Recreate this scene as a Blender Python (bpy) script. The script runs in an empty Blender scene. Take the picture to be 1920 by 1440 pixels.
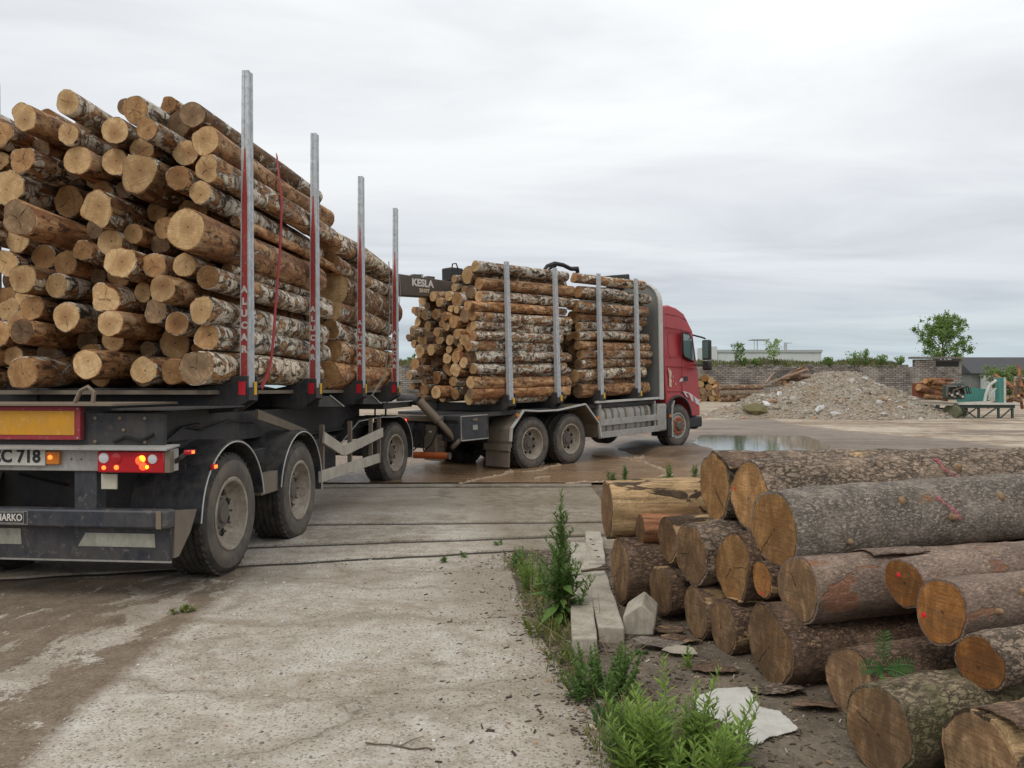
import bpy, bmesh, math, random
from mathutils import Vector, Matrix, noise as mnoise
R = math.radians
S = bpy.context.scene
# ---------------------------------------------------------------- camera
F, HY, H = 1498.0, 730.0, 1.62          # focal length (px of 1920 wide), horizon row, eye height
cam = bpy.data.objects.new('camera', bpy.data.cameras.new('camera'))
S.collection.objects.link(cam)
cam.location = (0, 0, H); cam.rotation_euler = (R(90), 0, 0)
cam.data.sensor_width = 36; cam.data.lens = 36*F/1920
cam.data.shift_y = (HY-720)/1920
cam.data.clip_start = .05; cam.data.clip_end = 3000
S.camera = cam
# ---------------------------------------------------------------- sky
SUN_EL, SUN_AZ = 52, 215                 # behind the camera, to the left; azimuth clockwise from +Y
W = bpy.data.worlds.new('World'); S.world = W; W.use_nodes = True
wt = W.node_tree; wt.nodes.clear()
def wn(t, **k):
    n = wt.nodes.new(t)
    for a, b in k.items(): setattr(n, a, b)
    return n
def wl(a, b): wt.links.new(a, b)
sky = wn('ShaderNodeTexSky', sky_type='NISHITA', sun_disc=False)
sky.sun_elevation = R(SUN_EL); sky.sun_rotation = R(SUN_AZ); sky.air_density = 1.2; sky.dust_density = 2
skb = wn('ShaderNodeBackground'); skb.inputs['Strength'].default_value = .06
wl(sky.outputs[0], skb.inputs['Color'])
tc = wn('ShaderNodeTexCoord')
sep = wn('ShaderNodeSeparateXYZ'); wl(tc.outputs['Generated'], sep.inputs[0])
zz = wn('ShaderNodeMath', operation='MAXIMUM'); wl(sep.outputs[2], zz.inputs[0]); zz.inputs[1].default_value = 0
za = wn('ShaderNodeMath', operation='ADD'); wl(zz.outputs[0], za.inputs[0]); za.inputs[1].default_value = .09
dv = wn('ShaderNodeVectorMath', operation='DIVIDE'); wl(tc.outputs['Generated'], dv.inputs[0])
cb = wn('ShaderNodeCombineXYZ')
for i in range(3): wl(za.outputs[0], cb.inputs[i])
wl(cb.outputs[0], dv.inputs[1])
mp = wn('ShaderNodeMapping'); wl(dv.outputs[0], mp.inputs[0])
mp.inputs['Scale'].default_value = (.55, 1.25, 0); mp.inputs['Rotation'].default_value = (0, 0, R(-14)); mp.inputs['Location'].default_value = (3.1, 1.7, 0)
nz = wn('ShaderNodeTexNoise'); wl(mp.outputs[0], nz.inputs['Vector'])
nz.inputs['Scale'].default_value = .9; nz.inputs['Detail'].default_value = 7; nz.inputs['Roughness'].default_value = .55; nz.inputs['Distortion'].default_value = .5
def wramp(fac, stops):
    r = wn('ShaderNodeValToRGB'); e = r.color_ramp.elements
    while len(e) < len(stops): e.new(.5)
    for el, (p, c) in zip(e, stops): el.position = p; el.color = (*c, 1)
    wl(fac, r.inputs[0]); return r.outputs[0]
# an overcast deck: paler towards the zenith, blue-grey low down, streaked by cloud
deck = wramp(zz.outputs[0], [(0, (.47, .56, .60)), (.05, (.52, .595, .635)), (.13, (.645, .68, .72)), (.22, (.75, .775, .80)), (.36, (.88, .905, .91)), (1, (1.02, 1.045, 1.05))])
strk = wramp(nz.outputs['Fac'], [(.30, (.78, .785, .81)), (.47, (.94, .94, .955)), (.62, (1.06, 1.06, 1.05))])
mx = wn('ShaderNodeMix', data_type='RGBA', blend_type='MULTIPLY'); mx.inputs['Factor'].default_value = 1
wl(deck, mx.inputs['A']); wl(strk, mx.inputs['B'])
clb = wn('ShaderNodeBackground'); clb.inputs['Strength'].default_value = 1.06
wl(mx.outputs['Result'], clb.inputs['Color'])
ms = wn('ShaderNodeMixShader'); ms.inputs[0].default_value = .94          # nearly closed cloud cover
wl(skb.outputs[0], ms.inputs[1]); wl(clb.outputs[0], ms.inputs[2])
wo = wn('ShaderNodeOutputWorld'); wl(ms.outputs[0], wo.inputs[0])
# ---------------------------------------------------------------- sun behind the cloud
sl = bpy.data.lights.new('sun', 'SUN'); sl.energy = 1.0; sl.angle = R(22); sl.color = (1, .96, .9)
so = bpy.data.objects.new('sun', sl); S.collection.objects.link(so)
_d = Vector((math.sin(R(SUN_AZ))*math.cos(R(SUN_EL)), math.cos(R(SUN_AZ))*math.cos(R(SUN_EL)), math.sin(R(SUN_EL))))
so.rotation_euler = _d.to_track_quat('Z', 'Y').to_euler(); so.location = (0, 0, 30)
S.view_settings.view_transform = 'Standard'; S.view_settings.look = 'None'
S.view_settings.exposure = 0.12; S.view_settings.gamma = 1
S.view_settings.use_curve_mapping = False
S.render.engine = 'CYCLES'

# ================================================================ helpers
COL = S.collection
def pt(px, py, Y): return Vector(((px-960)/F*Y, Y, H+(HY-py)/F*Y))
def gnd(px, py, z=0.0):
    Y = (H-z)*F/(py-HY); return Vector(((px-960)/F*Y, Y, z))
class Frame:                            # a vehicle's own axes: x forward, y left, z up
    def __init__(s, o, head, pitch=0):
        s.M = Matrix.Translation(o) @ Matrix.Rotation(R(90-head), 4, 'Z') @ Matrix.Rotation(R(-pitch), 4, 'Y')
        s.I = s.M.inverted()
    def on(s, px, py, ax, val):         # where the sight line to a pixel meets a plane of the vehicle
        c = s.I @ Vector((0, 0, H)); d = s.I.to_3x3() @ Vector(((px-960)/F, 1, (HY-py)/F))
        return c + d*((val-c[ax])/d[ax])
TR = Frame((-3.74, 6.124, 0), 5.7)
TK = Frame((-.90, 16.245, 0), 42.5, 1.64)

def tag(o, label=None, cat=None, group=None, kind=None):
    if label: o['label'] = label
    if cat: o['category'] = cat
    if group: o['group'] = group
    if kind: o['kind'] = kind
    return o
def empty(name, mat4=None, parent=None):
    o = bpy.data.objects.new(name, None); COL.objects.link(o); o.empty_display_size = .2
    if parent: o.parent = parent
    if mat4 is not None: o.matrix_local = mat4
    return o
def addobj(name, me, parent=None, m4=None):
    o = bpy.data.objects.new(name, me); COL.objects.link(o)
    if parent: o.parent = parent
    if m4 is not None: o.matrix_local = m4
    return o
class MB:
    def __init__(s): s.v = []; s.f = []; s.m = []; s.cur = 0
    def add(s, vs, fs):
        b = len(s.v); s.v += [tuple(v) for v in vs]
        for f in fs: s.f.append(tuple(b+i for i in f)); s.m.append(s.cur)
        return s
    def box(s, c, d, rot=None):
        x, y, z = d[0]/2, d[1]/2, d[2]/2
        vs = [Vector((a, b, e)) for a in (-x, x) for b in (-y, y) for e in (-z, z)]
        if rot is not None: vs = [rot @ v for v in vs]
        c = Vector(c)
        return s.add([c+v for v in vs], [(0,1,3,2),(4,6,7,5),(0,4,5,1),(2,3,7,6),(0,2,6,4),(1,5,7,3)])
    def span(s, a, b): return s.box([(a[i]+b[i])/2 for i in range(3)], [abs(b[i]-a[i]) for i in range(3)])
    def beam(s, p, q, w, h, up=(0, 0, 1), w2=None, h2=None):
        p, q = Vector(p), Vector(q); d = (q-p).normalized(); up = Vector(up)
        l = up.cross(d)
        if l.length < 1e-4: l = Vector((0, 1, 0)).cross(d)
        l.normalize(); u = d.cross(l)
        w2 = w if w2 is None else w2; h2 = h if h2 is None else h2
        vs = [p-l*w/2-u*h/2, p+l*w/2-u*h/2, p+l*w/2+u*h/2, p-l*w/2+u*h/2, q-l*w2/2-u*h2/2, q+l*w2/2-u*h2/2, q+l*w2/2+u*h2/2, q-l*w2/2+u*h2/2]
        return s.add(vs, [(3,2,1,0),(4,5,6,7),(0,1,5,4),(1,2,6,5),(2,3,7,6),(3,0,4,7)])
    def prism(s, poly, ext):            # polygon of 3-D points pushed along a vector
        n = len(poly); ext = Vector(ext); poly = [Vector(p) for p in poly]
        return s.add(poly+[p+ext for p in poly], [tuple(range(n))[::-1], tuple(range(n, 2*n))]+[(i, (i+1) % n, n+(i+1) % n, n+i) for i in range(n)])
    def tube(s, path, r, seg=8, caps=True):
        path = [Vector(p) for p in path]; n = len(path)
        rs = r if isinstance(r, (list, tuple)) else [r]*n
        vs = []; ref = None
        for i, p in enumerate(path):
            d = (path[min(i+1, n-1)]-path[max(i-1, 0)]).normalized()
            if ref is None:
                ref = Vector((0, 0, 1)) if abs(d.z) < .9 else Vector((1, 0, 0))
            u = (ref-d*ref.dot(d)).normalized(); w = d.cross(u); ref = u
            for k in range(seg):
                a = 2*math.pi*k/seg; vs.append(p+(u*math.cos(a)+w*math.sin(a))*rs[i])
        fs = [(i*seg+k, i*seg+(k+1) % seg, (i+1)*seg+(k+1) % seg, (i+1)*seg+k) for i in range(n-1) for k in range(seg)]
        if caps: fs += [tuple(range(seg))[::-1], tuple(range((n-1)*seg, n*seg))]
        return s.add(vs, fs)
    def lathe(s, prof, seg=40, o=(0, 0, 0), ax='y', closed=False):   # prof: (radius, position along axis)
        o = Vector(o); vs = []
        for r, t in prof:
            for k in range(seg):
                a = 2*math.pi*k/seg; c, e = r*math.cos(a), r*math.sin(a)
                vs.append(o+(Vector((c, t, e)) if ax == 'y' else Vector((c, e, t)) if ax == 'z' else Vector((t, c, e))))
        n = len(prof); rng = range(n if closed else n-1)
        return s.add(vs, [(i*seg+k, i*seg+(k+1) % seg, ((i+1) % n)*seg+(k+1) % seg, ((i+1) % n)*seg+k) for i in rng for k in range(seg)])
    def build(s, name, mats, parent=None, bevel=0, sharp=38, m4=None, flip=True):
        me = bpy.data.meshes.new(name); me.from_pydata(s.v, [], s.f)
        if not isinstance(mats, (list, tuple)): mats = [mats]
        for m in mats: me.materials.append(m)
        for p, i in zip(me.polygons, s.m): p.material_index = i
        if flip:
            bm = bmesh.new(); bm.from_mesh(me); bmesh.ops.recalc_face_normals(bm, faces=bm.faces); bm.to_mesh(me); bm.free()
        me.shade_smooth(); me.set_sharp_from_angle(angle=R(sharp))
        o = addobj(name, me, parent, m4)
        if bevel:
            b = o.modifiers.new('bevel', 'BEVEL'); b.width = bevel; b.segments = 2; b.limit_method = 'ANGLE'; b.angle_limit = R(40); b.harden_normals = False
        return o
def lettering(parent, name, txt, size, m4, mat, sx=1.0, ext=.0015, bold=0.0, align='CENTER'):
    cu = bpy.data.curves.new(name, 'FONT'); cu.body = txt; cu.size = size; cu.extrude = ext; cu.align_x = 'CENTER'; cu.align_y = 'CENTER'
    cu.resolution_u = 3; cu.offset = bold; cu.align_x = align
    t = bpy.data.objects.new('_t', cu); COL.objects.link(t); bpy.context.view_layer.update()
    me = bpy.data.meshes.new_from_object(t.evaluated_get(bpy.context.evaluated_depsgraph_get()))
    bpy.data.objects.remove(t); bpy.data.curves.remove(cu)
    me.transform(Matrix.Diagonal((sx, 1, 1, 1))); me.materials.clear(); me.materials.append(mat); me.name = name
    return addobj(name, me, parent, m4)
def axes(o, x, y):                       # matrix whose local X / Y run along x / y (text faces z = x cross y)
    x = Vector(x).normalized(); y = Vector(y).normalized(); z = x.cross(y)
    return Matrix.Translation(o) @ Matrix((x, y, z)).transposed().to_4x4()

# ================================================================ materials
class NG:
    def __init__(s, name):
        s.mat = bpy.data.materials.new(name); s.mat.use_nodes = True; s.t = s.mat.node_tree
        s.b = s.t.nodes['Principled BSDF']; s._o = None
    def n(s, typ, **k):
        n = s.t.nodes.new(typ)
        for a, b in k.items(): setattr(n, a, b)
        return n
    def set(s, sock, v):
        if isinstance(v, bpy.types.NodeSocket): s.t.links.new(v, sock)
        elif v is not None:
            if sock.type == 'RGBA' and len(v) == 3: v = (*v, 1)
            sock.default_value = v
    def obj(s):                         # object coordinates, shifted for each object
        if s._o is None:
            tcn = s.n('ShaderNodeTexCoord'); oi = s.n('ShaderNodeObjectInfo')
            m = s.n('ShaderNodeVectorMath', operation='MULTIPLY_ADD')
            cbn = s.n('ShaderNodeCombineXYZ')
            for i, q in enumerate((31.0, 17.0, 23.0)):
                mm = s.n('ShaderNodeMath', operation='MULTIPLY'); s.t.links.new(oi.outputs['Random'], mm.inputs[0]); mm.inputs[1].default_value = q
                s.t.links.new(mm.outputs[0], cbn.inputs[i])
            ad = s.n('ShaderNodeVectorMath', operation='ADD')
            s.t.links.new(tcn.outputs['Object'], ad.inputs[0]); s.t.links.new(cbn.outputs[0], ad.inputs[1])
            s._o = (ad.outputs[0], tcn.outputs['Object'], oi.outputs['Random'])
        return s._o
    def vec(s, v, scale=(1, 1, 1), loc=(0, 0, 0), rot=(0, 0, 0)):
        m = s.n('ShaderNodeMapping'); s.set(m.inputs['Vector'], v); m.inputs['Scale'].default_value = scale; m.inputs['Location'].default_value = loc
        m.inputs['Rotation'].default_value = rot
        return m.outputs[0]
    def noise(s, v, scale, detail=4, rough=.6, dist=0, col=False):
        n = s.n('ShaderNodeTexNoise'); s.set(n.inputs['Vector'], v); n.inputs['Scale'].default_value = scale; n.inputs['Detail'].default_value = detail
        n.inputs['Roughness'].default_value = rough; n.inputs['Distortion'].default_value = dist
        return n.outputs['Color' if col else 'Fac']
    def voro(s, v, scale, feature='F1', out='Distance', rnd=1):
        n = s.n('ShaderNodeTexVoronoi', feature=feature); s.set(n.inputs['Vector'], v); n.inputs['Scale'].default_value = scale; n.inputs['Randomness'].default_value = rnd
        return n.outputs[out]
    def ramp(s, f, stops, interp='LINEAR'):
        r = s.n('ShaderNodeValToRGB'); r.color_ramp.interpolation = interp; e = r.color_ramp.elements
        while len(e) < len(stops): e.new(.5)
        for el, (p, c) in zip(e, stops):
            el.position = p; el.color = (c, c, c, 1) if isinstance(c, (int, float)) else (*c, 1)
        s.set(r.inputs[0], f); return r.outputs[0]
    def mix(s, f, a, b, mode='MIX'):
        m = s.n('ShaderNodeMix', data_type='RGBA', blend_type=mode); s.set(m.inputs['Factor'], f); s.set(m.inputs['A'], a); s.set(m.inputs['B'], b)
        return m.outputs['Result']
    def m(s, op, a, b=None, c=None):
        m = s.n('ShaderNodeMath', operation=op)
        for i, x in enumerate((a, b, c)):
            if x is not None: s.set(m.inputs[i], x)
        return m.outputs[0]
    def vadd(s, a, b, k=1):
        m = s.n('ShaderNodeVectorMath', operation='MULTIPLY_ADD'); s.set(m.inputs[0], b); m.inputs[1].default_value = (k, k, k); s.set(m.inputs[2], a)
        return m.outputs[0]
    def sep(s, v):
        m = s.n('ShaderNodeSeparateXYZ'); s.set(m.inputs[0], v); return m.outputs
    def bump(s, h, strength=.5, dist=.01, prev=None):
        b = s.n('ShaderNodeBump'); b.inputs['Strength'].default_value = strength; b.inputs['Distance'].default_value = dist; s.set(b.inputs['Height'], h)
        if prev is not None: s.set(b.inputs['Normal'], prev)
        return b.outputs[0]
    def out(s, col, rough=.8, bump=None, metal=0, spec=.35, **k):
        s.set(s.b.inputs['Base Color'], col); s.set(s.b.inputs['Roughness'], rough); s.set(s.b.inputs['Metallic'], metal)
        s.b.inputs['Specular IOR Level'].default_value = spec
        if bump is not None: s.set(s.b.inputs['Normal'], bump)
        for a, v in k.items(): s.set(s.b.inputs[a.replace('_', ' ')], v)
        return s.mat

def m_birch(name, white, dark):          # white: share of papery bark left; dark: how dark the bare parts are
    g = NG(name); v, o, rnd = g.obj()
    zone = g.noise(g.vec(v, (1.5, 2.6, 2.6)), 2.1, 7, .66, 1.3)
    wmask = g.ramp(g.m('ADD', zone, white), [(.56, 0), (.60, 1)])
    scal = g.noise(g.vec(v, (34, 4.5, 4.5)), 1, 4, .6, .6)
    blot = g.noise(g.vec(v, (5, 9, 9)), 1, 5, .65, 1.2)
    wcol = g.ramp(scal, [(.34, (.05, .042, .034)), (.42, (.40, .36, .30)), (.54, (.64, .60, .53)), (.75, (.78, .75, .69))])
    wcol = g.mix(g.ramp(blot, [(.50, 0), (.58, 1)]), wcol, (.055, .042, .032))
    inner = g.noise(g.vec(v, (1.6, 7, 7)), 1.5, 6, .62, .4)
    k = 1-dark
    icol = g.ramp(inner, [(.30, (.075*k+.01, .036*k+.006, .018*k)), (.43, (.27*k, .13*k, .055*k)), (.55, (.44*k, .255*k, .125*k)), (.70, (.60*k, .42*k, .25*k))])
    fl = g.noise(g.vec(v, (7, 13, 13)), 1.3, 6, .75, .6)
    icol = g.mix(g.ramp(fl, [(.42, .9), (.50, 0)]), icol, (.045, .026, .016))
    big = g.noise(g.vec(v, (.9, 3, 3)), 1.6, 4, .6, .8)
    icol = g.mix(g.ramp(big, [(.52, 0), (.62, .65)]), icol, (.20*k, .085*k, .042*k))
    icol = g.mix(g.ramp(big, [(.34, .6), (.42, 0)]), icol, (.62*k, .45*k, .29*k))
    c = g.mix(wmask, icol, wcol)
    tint = g.ramp(rnd, [(0, (.85, .80, .75)), (.5, (1.05, 1.0, .94)), (1, (1.2, 1.06, .90))])
    c = g.mix(1, c, tint, 'MULTIPLY')
    fib = g.noise(g.vec(v, (5, 55, 55)), 1, 3, .6)
    hgt = g.m('ADD', g.m('MULTIPLY', wmask, 1.0), g.m('ADD', g.m('MULTIPLY', fib, .5), g.m('MULTIPLY', blot, .5)))
    return g.out(c, .78, g.bump(hgt, .85, .018))
BIRCH = dict(white=m_birch('birch_bark_white', .112, .05), mix=m_birch('birch_bark_mixed', .045, .0), peel=m_birch('birch_peeled', -.055, -.10), dark=m_birch('birch_bark_dark', .03, .50))
def m_spruce(name, base, crack, peel, moss=0, scale=1.0, peelcol=(.47, .31, .16), wk=5.0):
    g = NG(name); v, o, rnd = g.obj()
    wob = g.noise(g.vec(v, (14, 26, 26)), scale, 5, .7, 0, True)
    vv = g.vadd(g.vec(v, (17*scale, 34*scale, 34*scale)), wob, wk)
    cr = g.voro(vv, 1, 'DISTANCE_TO_EDGE')
    fine = g.noise(g.vec(v, (30, 70, 70)), 1.2, 5, .65, .4)
    big = g.noise(v, 3.2, 5, .6, .5)
    b2 = tuple(x*1.75 for x in base); b0 = tuple(x*.45 for x in base)
    c = g.ramp(g.m('ADD', g.m('MULTIPLY', fine, .65), g.m('MULTIPLY', big, .35)), [(.32, b0), (.5, base), (.68, b2)])
    cm = g.m('MULTIPLY', g.ramp(cr, [(.0, 1), (.08, .35), (.2, 0)]), g.ramp(g.noise(v, 6, 3, .6), [(.35, .25), (.6, 1)]))
    c = g.mix(g.m('MINIMUM', g.m('MULTIPLY', cm, crack), 1.0), c, tuple(x*.28 for x in base))
    pz = g.noise(g.vec(v, (1.2, 2.6, 2.6)), 2.0, 5, .6, .7)
    pm = g.ramp(g.m('ADD', pz, peel), [(.60, 0), (.625, 1)])
    fib = g.noise(g.vec(v, (3, 40, 40)), 1, 5, .65)
    pc = g.ramp(fib, [(.3, tuple(x*.35 for x in peelcol)), (.47, peelcol), (.72, tuple(min(1, x*1.45) for x in peelcol))])
    c = g.mix(pm, c, pc)
    if moss:
        mm = g.ramp(g.noise(v, 4, 5, .6), [(.46, 0), (.62, moss)])
        c = g.mix(mm, c, (.075, .085, .025))
    hh = g.m('ADD', g.m('MULTIPLY', g.m('SUBTRACT', 1, cm), crack*1.3), g.m('MULTIPLY', fine, .9))
    hh = g.m('SUBTRACT', hh, g.m('MULTIPLY', pm, .8))
    return g.out(c, .88, g.bump(hh, .75, .014), spec=.25)
SPRUCE = dict(grey=m_spruce('spruce_bark_grey', (.27, .225, .182), .75, -.07, scale=1.25, wk=3.6, peelcol=(.33, .20, .115)),
              scaly=m_spruce('spruce_bark_scaly', (.27, .20, .145), 1.25, -.03, scale=.82, wk=3.0),
              brown=m_spruce('spruce_bark_brown', (.20, .128, .085), .95, .015, scale=1.1, wk=3.4),
              smooth=m_spruce('pine_bark_smooth', (.285, .205, .157), .4, .02, scale=1.3, peelcol=(.30, .15, .09)),
              mossy=m_spruce('spruce_bark_mossy', (.22, .17, .11), 1.2, -.06, .5, scale=.85, wk=3.0),
              bare=m_spruce('spruce_peeled_wood', (.10, .065, .04), .5, .17),
              red=m_spruce('spruce_broken_red', (.17, .08, .05), .4, .12, peelcol=(.33, .15, .075)))
def m_cut(name, pale, mid, heart, ring=.25, grime=0.0, crack=.5):
    g = NG(name); v, o, rnd = g.obj()
    x, y, z = g.sep(o)[:3]
    oy = g.m('ADD', y, g.m('MULTIPLY_ADD', rnd, .05, -.025)); oz = g.m('ADD', z, g.m('MULTIPLY_ADD', g.m('FRACT', g.m('MULTIPLY', rnd, 7.3)), .05, -.025))
    rr = g.m('SQRT', g.m('ADD', g.m('MULTIPLY', oy, oy), g.m('MULTIPLY', oz, oz)))
    wob = g.noise(v, 7, 3, .6)
    rw = g.m('MULTIPLY_ADD', wob, .035, rr)
    rings = g.m('SINE', g.m('MULTIPLY', rw, 330))
    ang = g.m('ARCTAN2', oy, oz)
    av = g.n('ShaderNodeCombineXYZ'); g.set(av.inputs[0], g.m('MULTIPLY', ang, 4.5)); g.set(av.inputs[1], g.m('MULTIPLY', rr, 4)); g.set(av.inputs[2], g.m('MULTIPLY', rnd, 40))
    rad = g.noise(av.outputs[0], 2.2, 4, .7)
    sw = g.noise(g.vec(v, (1, 10, 95), rot=(.55, 0, 0)), 1, 3, .6)
    base = g.ramp(g.noise(g.vec(v, (1, 1.0, .45), rot=(.4, 0, 0)), 13, 7, .68, 1.0), [(.32, tuple(q*.8 for q in mid)), (.47, mid), (.64, pale)])
    c = g.mix(g.m('MULTIPLY_ADD', rings, ring*.22, ring*.22), base, tuple(q*.62 for q in mid))
    hm = g.m('MULTIPLY', g.ramp(g.m('MULTIPLY_ADD', wob, .05, rr), [(.055, 1), (.12, 0)]), g.ramp(g.m('FRACT', g.m('MULTIPLY', rnd, 13.7)), [(.35, .12), (.8, .75)]))
    c = g.mix(hm, c, heart)
    c = g.mix(g.m('MULTIPLY', g.ramp(rad, [(.30, 1), (.38, 0)]), crack), c, tuple(q*.25 for q in mid))
    c = g.mix(g.m('MULTIPLY', g.ramp(rr, [(.006, 1), (.012, 0)]), .8), c, tuple(q*.3 for q in heart))
    c = g.mix(g.ramp(sw, [(.36, .48), (.54, 0)]), c, tuple(q*.55 for q in mid))
    if grime:
        c = g.mix(g.m('MULTIPLY', g.ramp(g.noise(v, 5, 6, .68, .8), [(.40, 1), (.62, 0)]), grime), c, (.075, .058, .042))
    c = g.mix(1, c, g.ramp(g.m('FRACT', g.m('MULTIPLY', rnd, 5.1)), [(0, (.60, .54, .48)), (.45, (.88, .84, .78)), (1, (1.1, 1.05, 1.0))]), 'MULTIPLY')
    return g.out(c, .85, g.bump(g.m('ADD', sw, g.m('MULTIPLY', rad, .6)), .45, .006), spec=.2)
CUT = dict(fresh=m_cut('cut_birch_fresh', (.72, .53, .305), (.56, .37, .185), (.32, .165, .08), crack=.8),
           warm=m_cut('cut_birch_warm', (.62, .395, .20), (.45, .255, .115), (.26, .12, .052), grime=.2, crack=.8),
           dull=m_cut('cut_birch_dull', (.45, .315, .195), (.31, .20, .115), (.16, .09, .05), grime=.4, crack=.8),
           old=m_cut('cut_spruce_old', (.46, .305, .175), (.25, .15, .08), (.19, .11, .058), .35, .55, .9),
           tan=m_cut('cut_spruce_tan', (.62, .385, .18), (.40, .215, .085), (.27, .13, .055), .4, .4, .8),
           orange=m_cut('cut_pine_orange', (.56, .27, .085), (.35, .145, .04), (.25, .10, .03), .6, .45, .5))
def m_paint(name, col, rough=.5, dirt=(.12, .095, .07), amt=.5, scale=4.0, chip=0, chipcol=(.16, .085, .045), metal=0, bumpk=.15, spec=.4):
    g = NG(name); v, o, rnd = g.obj()
    d = g.noise(v, scale, 7, .68, .4); d2 = g.noise(g.vec(v, (1, 1, .25)), scale*5, 5, .7)
    dm = g.m('MULTIPLY', g.ramp(g.m('ADD', g.m('MULTIPLY', d, .65), g.m('MULTIPLY', d2, .35)), [(.40, 0), (.66, 1)]), amt)
    c = g.mix(dm, col, dirt)
    if chip:
        c = g.mix(g.m('MULTIPLY', g.ramp(g.noise(v, scale*3.1, 8, .75, .6), [(.585, 0), (.61, 1)]), chip), c, chipcol)
    return g.out(c, g.m('MULTIPLY_ADD', dm, .9-rough, rough), g.bump(g.m('ADD', d2, dm), bumpk, .004), metal=metal, spec=spec)
def m_flat(name, col, rough=.6, **k): return NG(name).out(col, rough, **k)
def m_glow(name, col, e, base=None):
    return NG(name).out(base or col, .25, Emission_Color=col, Emission_Strength=e)
MAT = dict(
    frame=m_paint('frame_dark', (.022, .024, .030), .5, (.105, .085, .066), .62, 3, .35),
    navy=m_paint('bumper_navy', (.028, .032, .043), .45, (.12, .105, .088), .62, 3.5, .45, (.20, .17, .14)),
    guard=m_paint('mudguard_plastic', (.024, .026, .033), .45, (.16, .135, .108), .6, 4.5),
    alu=m_paint('stake_aluminium', (.56, .58, .60), .42, (.20, .20, .20), .62, 16, .35, (.85, .86, .87), metal=.35),
    zinc=m_paint('galvanised', (.42, .41, .39), .5, (.21, .18, .145), .7, 5, .2, metal=.25),
    board=m_paint('guard_rail_board', (.46, .42, .35), .6, (.20, .165, .12), .6, 3),
    red=m_paint('stripe_red', (.40, .035, .03), .55, (.22, .12, .09), .45, 9, .5, (.42, .38, .34)),
    redsq=m_flat('reflector_red', (.55, .02, .035), .35), yelsq=m_flat('reflector_yellow', (.68, .40, .03), .35),
    white=m_paint('white_letters', (.70, .67, .62), .6, (.35, .2, .16), .4, 20),
    rub=m_paint('tyre_rubber', (.022, .021, .021), .75, (.15, .125, .10), .55, 5, bumpk=.3),
    wall=m_paint('tyre_sidewall', (.075, .066, .057), .8, (.185, .155, .122), .85, 4),
    rim=m_paint('wheel_rim', (.36, .32, .26), .6, (.14, .10, .065), .85, 7, .45, (.20, .09, .045)),
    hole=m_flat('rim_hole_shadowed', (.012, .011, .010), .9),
    hub=m_paint('hub_dirty', (.10, .09, .08), .6, (.16, .12, .085), .7, 8),
    rust=m_paint('hub_rusty', (.30, .07, .03), .7, (.42, .20, .10), .8, 22, .3, (.10, .05, .03)),
    cab=m_paint('cab_red', (.42, .022, .028), .33, (.20, .07, .06), .22, 1.6, spec=.5, bumpk=.03),
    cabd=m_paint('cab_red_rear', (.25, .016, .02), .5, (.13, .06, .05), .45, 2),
    black=m_paint('black_plastic', (.016, .016, .018), .5, (.08, .07, .06), .4, 5),
    chip=m_flat('paint_chip_primer', (.62, .50, .36), .8),
    silver=m_paint('decal_silver', (.66, .64, .66), .45, (.4, .2, .2), .3, 12),
    tank=m_paint('tank_aluminium', (.40, .385, .355), .45, (.22, .185, .145), .7, 4, metal=.2),
    panel=m_paint('headboard_panel', (.17, .175, .165), .55, (.24, .22, .18), .5, 1.6),
    edge=m_paint('headboard_edge', (.56, .55, .52), .5, (.3, .27, .22), .4, 4, metal=.2),
    flap=m_paint('mud_caked_panel', (.20, .165, .125), .85, (.125, .095, .07), .7, 2.5),
    tool=m_paint('toolbox_dark', (.035, .038, .046), .45, (.13, .11, .09), .45, 3),
    boom=m_paint('crane_boom_grey', (.075, .07, .062), .6, (.17, .105, .065), .6, 2.4, .3),
    hose=m_flat('hydraulic_hose', (.015, .015, .015), .5),
    steel=m_paint('worn_steel', (.20, .16, .12), .6, (.24, .17, .11), .7, 5, .3, metal=.2),
    orange=m_paint('orange_tube', (.50, .085, .02), .6, (.42, .21, .05), .7, 6),
    lens=m_flat('lamp_lens_red', (.42, .012, .02), .15, spec=.6), clear=m_flat('lamp_lens_clear', (.55, .55, .56), .12, spec=.6), amber=m_flat('lamp_lens_amber', (.55, .18, .02), .2, spec=.6),
    lit=m_glow('lamp_lit_amber', (1, .26, .012), 4.5), litr=m_glow('lamp_lit_red', (1, .055, .015), 2.2), lito=m_glow('lamp_lit_orange', (1, .13, .02), 3.0),
    yellow=m_paint('sign_yellow', (.58, .27, .012), .5, (.36, .20, .06), .5, 7, .25, (.62, .52, .36)),
    sred=m_paint('sign_red_border', (.30, .022, .035), .5, (.2, .07, .06), .5, 8, .3, (.45, .35, .30)),
    plate=m_paint('plate_white', (.56, .55, .50), .5, (.3, .27, .21), .5, 6), ink=m_flat('plate_ink', (.025, .025, .025), .6),
    sticker=m_paint('faded_sticker', (.36, .35, .29), .7, (.15, .14, .115), .7, 7),
    cream=m_paint('cream_square', (.50, .47, .38), .7, (.3, .26, .2), .5, 8),
    strap=m_paint('strap_red', (.38, .035, .045), .7, (.2, .07, .06), .4, 12), gstrap=m_paint('strap_grey', (.25, .23, .20), .8, (.14, .12, .1), .5, 12),
    teal=m_paint('machine_teal', (.045, .22, .19), .5, (.12, .17, .14), .5, 2), pale=m_paint('machine_pale', (.52, .52, .48), .6, (.3, .27, .22), .5, 3),
    dkgreen=m_paint('machine_dark_green', (.03, .055, .05), .6, (.09, .08, .06), .6, 2), rustred=m_paint('rusty_barrel', (.22, .06, .035), .8, (.13, .06, .035), .7, 3),
)
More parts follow.
